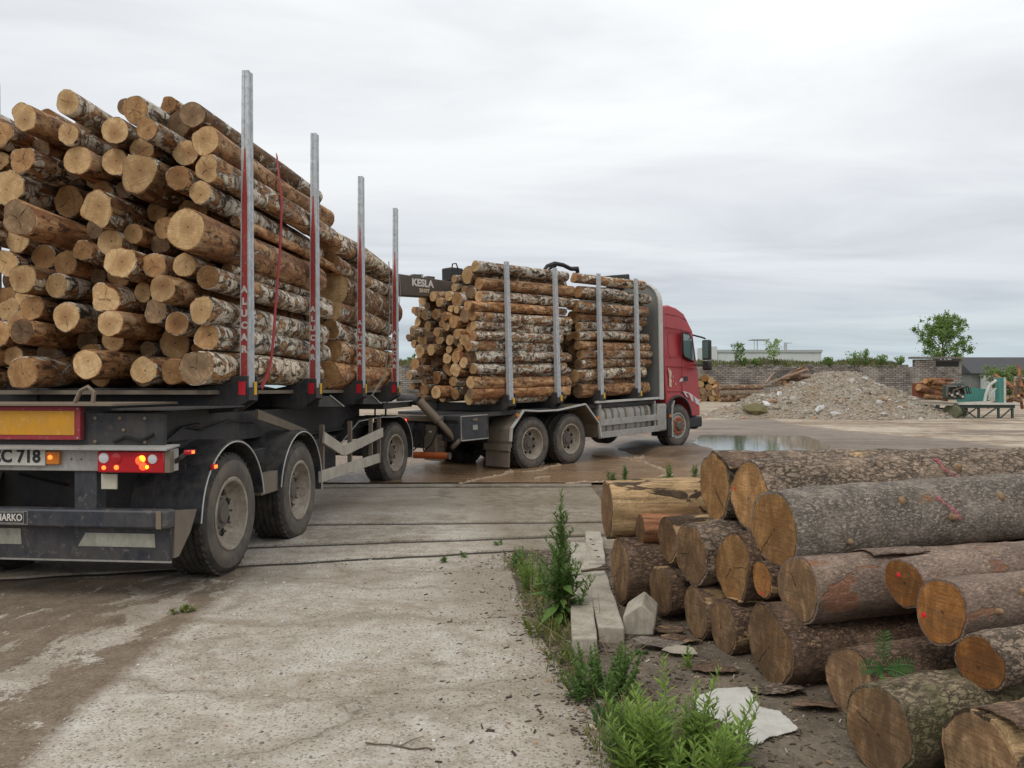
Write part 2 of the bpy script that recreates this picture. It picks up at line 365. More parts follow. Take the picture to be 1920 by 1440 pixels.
_g = NG('cab_glass'); MAT['glass'] = _g.out((.10, .15, .14), .05, spec=.9, Coat_Weight=.6)
_g = NG('headlamp_glass'); MAT['headlamp'] = _g.out((.62, .62, .64), .12, spec=.8)
# ================================================================ the setting
def sdpoly(p, poly):                     # signed distance to a polygon, negative inside
    x, y = p; d = 1e9; ins = False; n = len(poly); j = n-1
    for i in range(n):
        ax, ay = poly[i]; bx, by = poly[j]
        ex, ey = bx-ax, by-ay; wx, wy = x-ax, y-ay
        t = max(0, min(1, (wx*ex+wy*ey)/(ex*ex+ey*ey))); dx, dy = wx-ex*t, wy-ey*t
        d = min(d, dx*dx+dy*dy)
        if (ay > y) != (by > y) and x < (bx-ax)*(y-ay)/(by-ay)+ax: ins = not ins
        j = i
    return -math.sqrt(d) if ins else math.sqrt(d)
def sm(a, b, x):
    t = max(0, min(1, (x-a)/(b-a))); return t*t*(3-2*t)
SLABS = [(-12, -4), (.95, -4), (.60, 3.0), (.34, 4.4), (.10, 5.8), (-.02, 7.2), (.5, 8.0), (1.25, 8.1), (1.35, 13.26), (-12, 12.93)]
POOL = [(-7, 13.45), (-1, 13.55), (1.3, 13.6), (3.0, 14.3), (4.0, 16.0), (3.6, 18.0), (3.0, 20.5), (2.4, 25), (-3, 25.5), (-8, 20)]
POOL2 = [(4.75, 18.7), (5.6, 17.9), (7.1, 18.5), (8.0, 19.8), (8.3, 21.6), (8.9, 24.6), (5.9, 24.6), (4.9, 21.4)]
WATER1, WATER2 = .062, .205
def gh(x, y):
    n1 = mnoise.noise((x*.55, y*.55, 3.1)); n2 = mnoise.noise((x*2.3, y*2.3, 7.7)); n3 = mnoise.noise((x*8, y*8, 1.3))
    far = .02+.20*sm(13.6, 20.5, y+.25*(x-2))
    z = far+.030*n1+.012*n2+.004*n3
    if y < 15.2:
        d = sdpoly((x, y), SLABS)
        near = .016+.016*n1+.012*n2+.006*n3
        k = sm(13.1, 14.2, y); z = near*(1-k)+z*k
        if d < .5:
            z = z*(sm(-.16, .05, d))+(-.075)*(1-sm(-.16, .05, d))
    if 12.5 < y < 30 and -9 < x < 10:
        d = sdpoly((x, y), POOL)+.35*n1+.12*n2
        k = 1-sm(-.75, .55, d); z = z*(1-k)+(.0+.012*n2)*k
        d2 = sdpoly((x, y), POOL2)+.25*n1+.10*n2
        k = 1-sm(-.35, .30, d2); z = z*(1-k)+(.15+.01*n2)*k
    if y > 30: z += .0
    return z
def grid(lo, hi, step, out_lo, out_hi, grow=1.35):
    a = []; v = lo
    while v <= hi+1e-6: a.append(v); v += step
    s = step; v = hi
    while v < out_hi: s *= grow; v += s; a.append(v)
    s = step; v = lo
    while v > out_lo: s *= grow; v -= s; a.insert(0, v)
    return a
gx = grid(-9, 11, .16, -900, 900); gy = grid(1.6, 30, .16, -200, 1500)
# ground: trodden soil, mud and wet yard
g = NG('yard_soil'); _tc = g.n('ShaderNodeTexCoord').outputs['Object']
x_, y_, z_ = g.sep(_tc)[:3]
n1 = g.noise(_tc, .45, 6, .6, .6); n2 = g.noise(_tc, 3.0, 7, .68); n3 = g.noise(_tc, 24, 5, .7); st = g.noise(g.vec(_tc, (.20, .50, 1), rot=(0, 0, -.30)), 1.0, 10, .72, .8)
soil = g.ramp(g.m('ADD', g.m('MULTIPLY', n2, .6), g.m('MULTIPLY', n3, .4)), [(.30, (.060, .045, .032)), (.48, (.125, .098, .070)), (.66, (.205, .168, .122))])
yard = g.ramp(g.m('ADD', g.m('MULTIPLY', st, .55), g.m('ADD', g.m('MULTIPLY', n2, .28), g.m('MULTIPLY', n3, .17))), [(.40, (.095, .062, .040)), (.46, (.215, .150, .098)), (.515, (.36, .285, .205)), (.56, (.47, .395, .305)), (.66, (.50, .435, .345))])
c = g.mix(g.ramp(y_, [(.0, 0), (1, 1)]), soil, yard)
fm = g.ramp(g.m('MULTIPLY_ADD', y_, .1, -1.25), [(.0, 0), (.16, 1)])     # 12.5 m .. 14 m
c = g.mix(fm, soil, yard)
far_ = g.ramp(g.m('MULTIPLY_ADD', y_, .02, -2.16), [(.0, 0), (.2, 1)])    # beyond the wall: grass
c = g.mix(far_, c, g.ramp(n1, [(.3, (.055, .085, .022)), (.7, (.12, .145, .045))]))
wet = g.m('MULTIPLY', g.ramp(g.m('ADD', st, g.m('MULTIPLY', n1, .4)), [(.62, 1), (.70, 0)]), fm)
wet = g.m('MULTIPLY', wet, g.ramp(g.m('MULTIPLY', y_, .02), [(.55, 1), (.75, 0)]))
low = g.m('MULTIPLY', g.ramp(g.m('MULTIPLY_ADD', z_, 1.0, .5), [(.555, 1), (.585, 0)]), fm)       # damp rim of the pools
da = g.n('ShaderNodeAttribute', attribute_name='damp').outputs['Fac']
wet = g.m('MAXIMUM', wet, g.m('MULTIPLY', low, .8))
wet = g.m('MAXIMUM', wet, g.ramp(g.m('ADD', g.m('MULTIPLY', da, .55), g.m('MULTIPLY', st, .6)), [(.50, 0), (.62, 1)]))
c = g.mix(g.m('MULTIPLY', wet, .72), c, (.095, .057, .032))
c = g.mix(g.ramp(g.voro(_tc, 38), [(.10, .55), (.22, 0)]), c, g.mix(n3, (.10, .085, .07), (.50, .46, .40)))
M_SOIL = g.out(c, g.m('MULTIPLY_ADD', wet, -.38, .90), g.bump(g.m('ADD', g.m('MULTIPLY', n2, 1.0), g.m('MULTIPLY', n3, .6)), .55, .035))
mb = MB(); nx = len(gx)
_gv = [(x, y, gh(x, y)) for y in gy for x in gx]
mb.add(_gv, [(j*nx+i, j*nx+i+1, (j+1)*nx+i+1, (j+1)*nx+i) for j in range(len(gy)-1) for i in range(nx-1)])
gob = tag(mb.build('ground', M_SOIL, sharp=180, flip=False), kind='structure')
at_ = gob.data.attributes.new('damp', 'FLOAT', 'POINT')          # how far from the pools: the ground there is soaked
at_.data.foreach_set('value', [max(0, 1-sm(.0, 2.6, min(sdpoly(p[:2], POOL), sdpoly(p[:2], POOL2)))) if 13 < p[1] < 34 and -12 < p[0] < 16 else 0.0 for p in _gv])
MUD = [gnd(a, b, .2)[:2] for a, b in ((1312, 790), (1420, 783), (1500, 800), (1600, 812), (1760, 824), (1930, 846), (1930, 872), (1700, 850), (1560, 838), (1505, 828), (1312, 818))]
for i_, p in enumerate(_gv):                                       # a belt of churned wet mud beyond the still pool
    if 14 < p[1] < 45 and 2 < p[0] < 26: at_.data[i_].value = max(at_.data[i_].value, .62*(1-sm(-.4, 1.2, sdpoly(p[:2], MUD))))

# concrete pavement: one big cast field and four strips, each with its own edges
def m_concrete(name, track):
    g = NG(name); v = g.n('ShaderNodeTexCoord').outputs['Object']; x, y, z = g.sep(v)[:3]
    n0 = g.noise(v, .8, 6, .62, .8); n2 = g.noise(v, 6, 7, .7, .3); n3 = g.noise(v, 45, 4, .7)
    c = g.ramp(g.m('ADD', g.m('MULTIPLY', n2, .55), g.m('MULTIPLY', n0, .45)), [(.33, (.19, .155, .115)), (.44, (.345, .295, .235)), (.54, (.455, .405, .34)), (.66, (.53, .49, .43))])
    # exposed aggregate
    vo = g.n('ShaderNodeTexVoronoi'); g.set(vo.inputs['Vector'], g.vadd(v, g.noise(v, 30, 2, .5, 0, True), .02)); vo.inputs['Scale'].default_value = 52
    gcol = g.ramp(g.sep(vo.outputs['Color'])[0], [(.0, (.10, .09, .08)), (.2, (.20, .17, .14)), (.55, (.38, .33, .27)), (.88, (.52, .48, .42)), (1, (.75, .72, .67))])
    gm = g.m('MULTIPLY', g.ramp(vo.outputs['Distance'], [(.22, 1), (.42, 0)]), g.ramp(g.m('ADD', n2, g.m('MULTIPLY', g.sep(vo.outputs['Color'])[1], .5)), [(.55, 0), (.75, .95)]))
    c = g.mix(gm, c, gcol)
    c = g.mix(g.ramp(n3, [(.34, .75), (.48, 0)]), c, (.12, .095, .07))
    pt_ = g.noise(g.vec(v, (.7, 1.3, 1)), 1.7, 8, .7, .8)
    c = g.mix(g.ramp(pt_, [(.54, 0), (.68, .6)]), c, (.255, .20, .135))
    c = g.mix(g.ramp(pt_, [(.32, .55), (.44, 0)]), c, (.56, .53, .475))
    bits = g.n('ShaderNodeTexVoronoi'); g.set(bits.inputs['Vector'], v); bits.inputs['Scale'].default_value = 17
    bsel = g.m('MULTIPLY', g.ramp(g.sep(bits.outputs['Color'])[0], [(.86, 0), (.88, 1)]), g.ramp(bits.outputs['Distance'], [(.13, 1), (.19, 0)]))
    c = g.mix(bsel, c, g.ramp(g.sep(bits.outputs['Color'])[1], [(.35, (.05, .042, .035)), (.5, (.30, .25, .2)), (.9, (.66, .62, .55))]))
    # wide soft cracks filled with silt
    wv = g.vadd(v, g.noise(v, 1.1, 4, .6, 0, True), .9)
    cr = g.voro(g.vec(wv, (.42, 1.25, 1)), .8 if track else .12, 'DISTANCE_TO_EDGE')
    c = g.mix(g.m('MULTIPLY', g.ramp(cr, [(.012, 1), (.10, 0)]), g.ramp(n2, [(.38, .10), (.56, .6)])), c, (.20, .16, .11))
    fine = g.ramp(cr, [(.0, .5), (.007, 0)])
    c = g.mix(g.m('MULTIPLY', fine, g.ramp(n0, [(.45, 0), (.55, 1)])), c, (.075, .055, .035))
    h = g.m('ADD', g.m('MULTIPLY', n2, .6), g.m('ADD', g.m('MULTIPLY', n3, .35), g.m('MULTIPLY', gm, .35)))
    rough = .9
    if track:        # band of mud driven in by the wheels, with a firm edge on its right
        e = g.m('ADD', x, g.m('MULTIPLY_ADD', n0, .30, -.15)); e = g.m('MULTIPLY_ADD', y, .06, g.m('ADD', e, -.0)); e = g.m('MULTIPLY_ADD', n2, .10, e)
        # x + .06 y + ... about -1.85 at the edge
        em = g.ramp(g.m('MULTIPLY_ADD', e, .2, .9), [(.518, 1), (.545, 0)])
        blot = g.noise(g.vec(v, (1, .55, 1), rot=(0, 0, .25)), 2.6, 8, .72, .5)
        near = g.ramp(g.m('MULTIPLY_ADD', e, .2, .9), [(.28, .0), (.40, .55), (.47, .55), (.515, .05)])
        hole = g.ramp(g.m('ADD', g.m('ADD', blot, g.m('MULTIPLY_ADD', n3, .16, -.08)), g.m('MULTIPLY', near, .13)), [(.565, 0), (.605, 1)])
        mud = g.ramp(g.m('ADD', g.m('MULTIPLY', n2, .5), g.m('MULTIPLY', n3, .5)), [(.34, (.095, .068, .046)), (.5, (.178, .134, .094)), (.66, (.275, .218, .160))])
        mm = g.m('MULTIPLY', em, g.m('SUBTRACT', 1, g.m('MULTIPLY', hole, .9)))
        c = g.mix(mm, c, mud); h = g.m('MULTIPLY_ADD', mm, .25, h)
    # silt along the right-hand edge
    es = g.ramp(g.m('MULTIPLY_ADD', g.m('ADD', g.m('MULTIPLY_ADD', y, .115, x), g.m('MULTIPLY', n0, .8)), .25, 0.0), [(.235, 0), (.36, 1)])
    c = g.mix(g.m('MULTIPLY', es, g.ramp(n2, [(.34, .25), (.6, .85)])), c, (.155, .120, .078))
    return g.out(c, rough, g.bump(h, .7, .02), spec=.25)
M_CONC = m_concrete('concrete_worn', True); M_STRIP = m_concrete('concrete_strip', False)
pave = tag(empty('concrete_pavement'), kind='structure')
def slab(poly, top, mat, sub=0, seed=0):
    bm = bmesh.new(); vs = [bm.verts.new((x, y, top)) for x, y in poly]; f = bm.faces.new(vs)
    r = bmesh.ops.extrude_face_region(bm, geom=[f]); bmesh.ops.translate(bm, verts=[e for e in r['geom'] if isinstance(e, bmesh.types.BMVert)], vec=(0, 0, -.2))
    bmesh.ops.recalc_face_normals(bm, faces=bm.faces)
    me = bpy.data.meshes.new('slab'); bm.to_mesh(me); bm.free(); me.materials.append(mat)
    o = addobj('slab', me, pave); b = o.modifiers.new('b', 'BEVEL'); b.width = .018; b.segments = 2
    return o
def wavy(p, q, n, amp, seed):            # worn edge between two points
    rnd = random.Random(seed); out = []
    for i in range(n+1):
        t = i/n; k = amp*(rnd.random()-.5)*2*(0 if i in (0, n) else 1); out.append((p[0]+(q[0]-p[0])*t, p[1]+(q[1]-p[1])*t+k))
    return out
eA = wavy((-12, 4.6), (.02, 7.96), 60, .022, 1); eB = wavy((-12, 6.4), (1.1, 8.76), 40, .010, 2); eC = wavy((-12, 8.77), (1.25, 9.53), 40, .010, 3)
eD = wavy((-12, 12.5), (1.3, 12.9), 30, .010, 4); eE = wavy((-12, 13.0), (1.33, 13.33), 30, .012, 5)
def up(e, d): return [(x, y+d) for x, y in e]
rightA = [(.95, -4), (.60, 3.0), (.34, 4.4), (.10, 5.8), (.0, 7.2)]
slab([(-12, -4)]+rightA+eA[::-1], 0, M_CONC)
M_JOINT = m_paint('joint_gap_shade', (.030, .023, .016), .95, (.07, .055, .035), .5, 9)  # near-black fill colour, stands in for the shade in the slab gaps
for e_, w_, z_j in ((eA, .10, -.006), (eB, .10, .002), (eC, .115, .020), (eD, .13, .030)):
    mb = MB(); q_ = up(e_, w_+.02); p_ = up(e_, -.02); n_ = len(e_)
    mb.add([(x, y, z_j) for x, y in p_]+[(x, y, z_j) for x, y in q_], [(i, i+1, n_+i+1, n_+i) for i in range(n_-1)]); mb.build('joint_shade_strip', M_JOINT, pave, flip=False)
slab(up(eA, .10)+[(.5, 8.05), (1.15, 8.15)]+eB[::-1], .012, M_STRIP)
slab(up(eB, .10)+eC[::-1], .030, M_STRIP)
slab(up(eC, .115)+eD[::-1], .040, M_STRIP)
slab(up(eD, .13)+eE[::-1], .055, M_STRIP)

# water
def m_water(name, col, rip, mix, ro, sp):
    g = NG(name); v = g.n('ShaderNodeTexCoord').outputs['Object']
    a = g.noise(g.vec(v, (1.0, 1.6, 1), rot=(0, 0, .5)), 5.0, 4, .55, 1.4); b = g.noise(v, 17, 3, .5, .6)
    n = g.noise(v, .8, 4, .6)
    foam = g.m('MULTIPLY', g.ramp(g.noise(g.vec(v, (1.2, 2.6, 1), rot=(0, 0, .62)), 1.5, 7, .7, 1.5), [(.575, 0), (.66, 1)]), mix)
    c = g.mix(foam, g.ramp(n, [(.3, tuple(q*.75 for q in col)), (.7, tuple(q*1.2 for q in col))]), (.40, .32, .23))
    return g.out(c, g.m('MULTIPLY_ADD', foam, .5, ro), g.bump(g.m('ADD', a, g.m('MULTIPLY', b, .35)), rip, .05), spec=sp, IOR=1.33)
def pool(name, poly, z, mat):
    mb = MB(); mb.add([(x, y, z) for x, y in poly], [tuple(range(len(poly)))]); return tag(mb.build(name, mat, flip=False), kind='structure')
def grow(poly, k):
    cx = sum(p[0] for p in poly)/len(poly); cy = sum(p[1] for p in poly)/len(poly)
    return [(cx+(x-cx)*k, cy+(y-cy)*k) for x, y in poly]
P1 = [(x, max(y, 13.36)) for x, y in grow(POOL, 1.10)]
PD = pool('puddle', P1, WATER1, m_water('muddy_water', (.26, .165, .095), 1.0, .5, .13, .20))
M_FOAM = m_paint('muddy_foam', (.36, .275, .19), .6, (.22, .145, .088), .8, 14)
def foam(pts, w, seed):
    r_ = random.Random(seed); P = [gnd(a, b, WATER1) for a, b in pts]; Q = []
    for a, b in zip(P, P[1:]):
        n_ = max(2, int((b-a).length/.05)); Q += [a.lerp(b, i/n_) for i in range(n_)]
    mb = MB(); vs = []
    for i, q in enumerate(Q):
        d = (Q[min(i+1, len(Q)-1)]-Q[max(i-1, 0)]).normalized(); s = Vector((-d.y, d.x, 0)); k = w*(.35+.9*abs(mnoise.noise((i*.21, seed, 0)))+.35*r_.random())*math.sin(math.pi*(i+.5)/len(Q))**.4
        o = s*(mnoise.noise((i*.11, seed, 5))*.16+mnoise.noise((i*.45, seed, 9))*.07); vs += [q+o-s*k, q+o+Vector((0, 0, .004+.030*r_.random())), q+o+s*k]
    mb.add(vs, [f for i in range(len(Q)-1) for f in ((3*i, 3*i+1, 3*i+4, 3*i+3), (3*i+1, 3*i+2, 3*i+5, 3*i+4))]); mb.build('foam_line', M_FOAM, PD, flip=False, sharp=60)
foam([(860, 908), (900, 898), (930, 893), (958, 884), (962, 880)], 0.066, 1); foam([(1110, 854), (1150, 856), (1190, 863), (1225, 873), (1250, 884), (1253, 890), (1235, 898), (1200, 903)], 0.055, 2)
foam([(1030, 878), (1045, 868), (1060, 862), (1080, 860)], 0.088, 3); foam([(1190, 862), (1215, 850), (1248, 842)], 0.050, 4); foam([(1060, 908), (1090, 904), (1140, 903)], 0.044, 5); foam([(1000, 898), (1020, 895), (1036, 894)], 0.028, 6)
foam([(980, 884), (1010, 882), (1030, 876)], 0.044, 7)
pool('puddle', grow(POOL2, 1.06), WATER2, m_water('still_water', (.075, .065, .05), .012, .0, .02, .6))

# ---------------------------------------------------------------- background
rnd = random.Random(5)
# derelict brick wall
g = NG('old_brick'); v, o, _r = g.obj(); 
bx_ = g.n('ShaderNodeTexBrick'); cbv = g.n('ShaderNodeCombineXYZ'); _s = g.sep(o); g.set(cbv.inputs[0], _s[0]); g.set(cbv.inputs[1], _s[2])
g.set(bx_.inputs['Vector'], cbv.outputs[0])
bx_.inputs['Scale'].default_value = 1; bx_.inputs['Brick Width'].default_value = .72; bx_.inputs['Row Height'].default_value = .25; bx_.inputs['Mortar Size'].default_value = .034; bx_.inputs['Bias'].default_value = -.1
bx_.inputs['Color1'].default_value = (.215, .185, .16, 1); bx_.inputs['Color2'].default_value = (.35, .32, .29, 1); bx_.inputs['Mortar'].default_value = (.055, .047, .042, 1)
stn = g.noise(g.vec(o, (.22, 1, .5)), 1.0, 7, .68, .8)
c = g.mix(g.ramp(stn, [(.47, 0), (.62, .85)]), bx_.outputs['Color'], (.058, .05, .046))
c = g.mix(g.ramp(g.noise(o, .35, 5, .6), [(.50, 0), (.68, .5)]), c, (.42, .37, .31))
M_BRICK = g.out(c, .95, g.bump(bx_.outputs['Fac'], -.6, .05), spec=.15)
M_RUIN = m_paint('ruined_concrete', (.20, .185, .165), .9, (.07, .063, .055), .8, 1.2)
WY = 105.0
wall = empty('brick_wall', Matrix.Translation((0, WY, .15)))
tag(wall, 'long derelict brick wall with ragged top behind the gravel heap', 'wall')
def zt(py, Y): return H+(HY-py)/F*Y
xl, xr = -26, (1803-960)/F*WY
top = []; x = xl
while x < xr-6.2:
    top.append((x, zt(688, WY)-.15+mnoise.noise((x*.8, 1, 2))*.18+(rnd.random()-.5)*.14)); x += .4+rnd.random()*.5
pts = [Vector((xl, 0, 0))]+[Vector((a, 0, b)) for a, b in top]+[Vector((xr-6.2, 0, zt(689, WY)-.15)), Vector((xr-6.2, 0, 0))]
MB().prism(pts, (0, .5, 0)).build('masonry', M_BRICK, wall, sharp=20)
mb = MB(); mb.box((xr-3.1, .25, (zt(674, WY)-.15)/2), (6.2, .54, zt(674, WY)-.15)); mb.build('pier', M_BRICK, wall)
mb = MB()
mb.box((xr-3.3, .1, zt(673, WY)-.0), (6.9, .9, .26)); mb.build('coping', M_RUIN, wall)
mb = MB(); mb.box((xr-1.9, -.02, zt(683, WY)-.1), (3.0, .08, .7)); mb.build('broken_recess', m_flat('dark_hole', (.02, .018, .016), .9), wall)
# broken stones along the crest
mb = MB()
for i in range(220):
    x = xl+(xr-6.8-xl)*rnd.random(); s = .15+.3*rnd.random()
    mb.box((x, .1+.3*rnd.random(), zt(688, WY)-.1+.1*rnd.random()), (s*1.5, s, s*.8), Matrix.Rotation(rnd.random()*3, 3, 'Z') @ Matrix.Rotation(rnd.random()-.5, 3, 'X'))
tag(mb.build('rubble', M_RUIN, wall), kind='stuff')
# leaves ------------------------------------------------------------------
def m_leaf(name, a, b, tr=.25):
    g = NG(name); v, o, r = g.obj(); n = g.noise(o, 2.2, 3, .6); n2 = g.noise(o, 30, 2, .5)
    c = g.ramp(g.m('ADD', g.m('MULTIPLY', n, .6), g.m('MULTIPLY', n2, .4)), [(.32, a), (.68, b)])
    m = g.out(c, .55, spec=.3)
    t = g.n('ShaderNodeBsdfTranslucent'); g.set(t.inputs['Color'], c); ms_ = g.n('ShaderNodeMixShader'); ms_.inputs[0].default_value = tr
    g.t.links.new(g.b.outputs[0], ms_.inputs[1]); g.t.links.new(t.outputs[0], ms_.inputs[2])
    g.t.links.new(ms_.outputs[0], g.t.nodes['Material Output'].inputs[0]); return m
LEAF = dict(weed=m_leaf('weed_leaf', (.075, .15, .03), (.175, .275, .075), .3), bright=m_leaf('bright_leaf', (.14, .24, .035), (.31, .43, .10), .35), tree=m_leaf('tree_leaf', (.12, .22, .05), (.28, .39, .13), .4),
            grass=m_leaf('wall_grass', (.10, .115, .035), (.20, .20, .075)), fern=m_leaf('fern_leaf', (.045, .12, .03), (.09, .20, .055)), pale=m_leaf('pale_leaf', (.12, .18, .05), (.23, .30, .10)), olive=m_leaf('olive_leaf', (.11, .135, .025), (.20, .215, .06)))
M_STEM = m_flat('stem_green', (.12, .16, .05), .7); M_TWIG = m_flat('twig_brown', (.11, .08, .055), .85)
def leafquad(mb, p, d, n, L, w):         # pointed leaf, folded along its midrib
    d = d.normalized(); s = d.cross(n)
    if s.length < 1e-3: s = Vector((1, 0, 0))
    s.normalize(); n = s.cross(d)
    mb.add([p, p+d*L*.45+s*w+n*w*.35, p+d*L, p+d*L*.45-s*w+n*w*.35, p+d*L*.5], [(0, 1, 4), (4, 1, 2), (0, 4, 3), (4, 2, 3)])
def rv(r): return Vector((r.gauss(0, 1), r.gauss(0, 1), r.gauss(0, 1))).normalized()
def tree(base, h, rad, label, cat, leaf, nl, ls, seed, group=None, trunk_r=None, lo=.25, name='leafy_tree', squash=1.0, spire=0):
    r = random.Random(seed); t = empty(name, Matrix.Translation(base)); tag(t, label, cat, group)
    tr = trunk_r or h*.018; tb = MB(); cr = MB(); tips = []
    tb.tube([(0, 0, -.1), (0.03*h*.3, 0, h*.35), (0, .02*h, h*.8)], [tr, tr*.8, tr*.3], 7)
    nb = 22
    for i in range(nb):
        z = h*(lo+(.95-lo)*(i/nb)); a = i*2.4+r.random(); prof = math.sin(math.pi*min(1, max(.06, (z/h-lo*.55)/(1.08-lo*.55))))**.75
        ln = rad*prof*(.75+.4*r.random()); e = Vector((math.cos(a)*ln, math.sin(a)*ln, z+ln*(.35+.3*r.random())*squash))
        tb.tube([(0, 0, z*.82), (e.x*.5, e.y*.5, z+(e.z-z)*.4), e], [tr*.35, tr*.22, tr*.06], 5)
        for k in range(9):
            q = .35+.65*r.random(); tips.append((Vector((e.x*q, e.y*q, z*.86+(e.z-z*.86)*q))+rv(r)*rad*.10, rad*(.12 if q < .8 else .075)))
    for i in range(spire): tips.append((Vector((r.gauss(0, .14)*rad, r.gauss(0, .14)*rad, h*(.86+.16*r.random()))), rad*.10))
    for i in range(nl):
        c, s = r.choice(tips); p = c+rv(r)*s*abs(r.gauss(0, .9)); leafquad(cr, p, rv(r)+Vector((0, 0, -.25)), rv(r), ls*(.7+.6*r.random()), ls*.3)
    tb.build('trunk', M_TWIG, t); o = cr.build('crown', leaf, t, flip=False); o['kind'] = 'stuff'; return t
TY = 116
tree(pt(1768, 742, TY), (zt(588, TY)-.6)*.93, 4.2, 'bright green leafy tree rising behind the end of the brick wall', 'tree', LEAF['tree'], 11000, .30, 11, lo=.30, spire=60)
for px, py, w, sd, lab, lf in ((1386, 638, 13, 1, 'slender dark sapling growing on top of the brick wall', LEAF['weed']), (1452, 632, 18, 2, 'forked pale green sapling growing on top of the brick wall', LEAF['bright'])):
    z0 = zt(680, WY); tree((pt(px, 700, WY).x, WY+.35, z0-.2), zt(py, WY)-z0, w/F*WY*1.0, lab, 'sapling', lf, 520, .24, sd, lo=.2, trunk_r=.035, name='wall_sapling')
for i, (px, py, w) in enumerate(((1603, 660, 17), (1626, 650, 5), (1655, 664, 12), (1690, 669, 10), (1555, 668, 8), (1418, 671, 6), (1398, 668, 5))):
    z0 = zt(681, WY); tree((pt(px, 700, WY).x, WY+.3, z0-.2), max(.5, zt(py, WY)-z0), w/F*WY, 'low bush rooted in the crest of the brick wall', 'bush', LEAF['tree'], 300, .24, 30+i, group='bushes on the wall crest', lo=.1, trunk_r=.03, name='wall_bush')
def bankz(x, dy): return zt(688, WY)+(zt(673, WY)-zt(688, WY))*sm(0, 1.6, dy)*(.75+.5*mnoise.noise((x*.16, 3, 3)))+.10*mnoise.noise((x*.9, dy, 1))
bk_ = MB(); nbk = 260; xs_ = [xl+(xr-7.5-xl)*i/nbk for i in range(nbk+1)]; dys = (.06, .3, .7, 1.2, 1.7, 3.0)
bk_.add([(x, WY+d, bankz(x, d)-(.25 if d < .1 else 0)) for d in dys for x in xs_], [(j*(nbk+1)+i, j*(nbk+1)+i+1, (j+1)*(nbk+1)+i+1, (j+1)*(nbk+1)+i) for j in range(len(dys)-1) for i in range(nbk)])
tag(bk_.build('earth_bank', m_paint('bank_soil', (.13, .125, .06), .95, (.075, .06, .035), .6, 1.2), flip=False, sharp=180), kind='structure')
gb = MB()
for i in range(9000):
    x = xl+(xr-7.5-xl)*rnd.random(); dy = .05+1.6*rnd.random(); k = .5+1.3*abs(mnoise.noise((x*.3, dy, 4)))
    leafquad(gb, Vector((x, WY+dy, bankz(x, dy)-.05)), Vector((rnd.gauss(0, .35), rnd.gauss(0, .25), 1)), rv(rnd), .55*k*(.5+rnd.random()*.6), .05)
tag(gb.build('wall_top_grass', LEAF['grass'], flip=False), 'dry grass and moss along the top of the brick wall', 'grass', kind='stuff')
BYs = 98
tree(pt(1893, 748, BYs), zt(694, BYs)-.3, 3.2, 'rounded yellow green bush beside the dark roofed sheds', 'bush', LEAF['pale'], 6000, .24, 17, lo=.08, trunk_r=.06, name='round_bush', squash=.7)
# low white building far behind the wall
def placed(name, px, Y, label, cat): return tag(empty(name, Matrix.Translation((pt(px, 700, Y).x, Y, .15))), label, cat)
BY = 165
M_WHITE = m_paint('white_render', (.58, .585, .58), .8, (.38, .37, .34), .35, .5); M_GREYR = m_paint('flat_roof_edge', (.40, .41, .41), .7, (.3, .3, .29), .4, .5)
b = placed('flat_building', 1440, BY, 'long low white flat-roofed building beyond the brick wall', 'building'); w_ = 200/F*BY
zb = zt(661, BY)-.15
MB().box((0, 4, zb/2), (w_, 8, zb)).build('wall', M_WHITE, b)
MB().box((0, 4, zb+.28), (w_+.4, 8.4, .55)).build('roof', M_GREYR, b)
MB().box((-w_/2-.6, 4, (zt(651, BY))/2), (2.0, 9, zt(651, BY))).build('stair_block', M_WHITE, b)
mb = MB(); hx = 14/F*BY; zc = zt(655, BY)-.3; zd = zt(638, BY)
for sx in (-hx, hx-.6): mb.beam((sx-1, 1, zc), (sx-1, 1, zd), .12, .12, (1, 0, 0))
mb.beam((-1, 4, zc), (-1, 4, zd), .12, .12, (1, 0, 0)); mb.box((-1.2, 2.4, zd+.05), (2*hx+.5, 3.4, .12)); mb.build('roof_canopy', M_GREYR, b)
mb = MB(); cx_ = 42/F*BY; mb.tube([(cx_, 3, zc), (cx_, 3, zt(642, BY))], .35, 8); mb.box((cx_+.8, 3, zt(643, BY)), (1.2, .15, .15)); mb.build('flue', M_GREYR, b)
# sheds with dark roofs
M_ROOF = m_paint('dark_roof_sheet', (.055, .055, .062), .7, (.10, .09, .085), .5, .8); M_SHED = m_paint('grey_shed_wall', (.21, .205, .20), .9, (.12, .11, .10), .5, .6)
HYs = 125
b = placed('roofed_shed', 1905, HYs, 'grey shed with wide dark roof and white windowed annex', 'shed')
L_ = 14; z1 = zt(699, HYs)-.15; z2 = zt(668, HYs)-.15
MB().box((0, 4, z1/2), (L_, 8, z1)).build('wall', M_SHED, b)
MB().prism([(-L_/2-.3, -.6, z1-.1), (-L_/2-.3, 4, z2), (-L_/2-.3, 8.6, z1-.1)], (L_+.6, 0, 0)).build('roof', M_ROOF, b)
z3 = zt(712, HYs)-.15
MB().box((-1.3, -2.2, z3/2+.2), (9, 3.6, z3+.9)).build('annex', M_WHITE, b)
for i in range(4):
    wv_ = MB().box((-4.6+i*1.25, -4.02, z3-.05), (.75, .08, .62)).build('window', m_flat('shed_window', (.04, .05, .055), .15) if i == 0 else bpy.data.materials['shed_window'], b)
MB().prism([(4.6, -.9, z1), (8.5, -.9, zt(672, HYs)), (14, -.9, z1)], (0, .8, 0)).build('gable', M_ROOF, b)
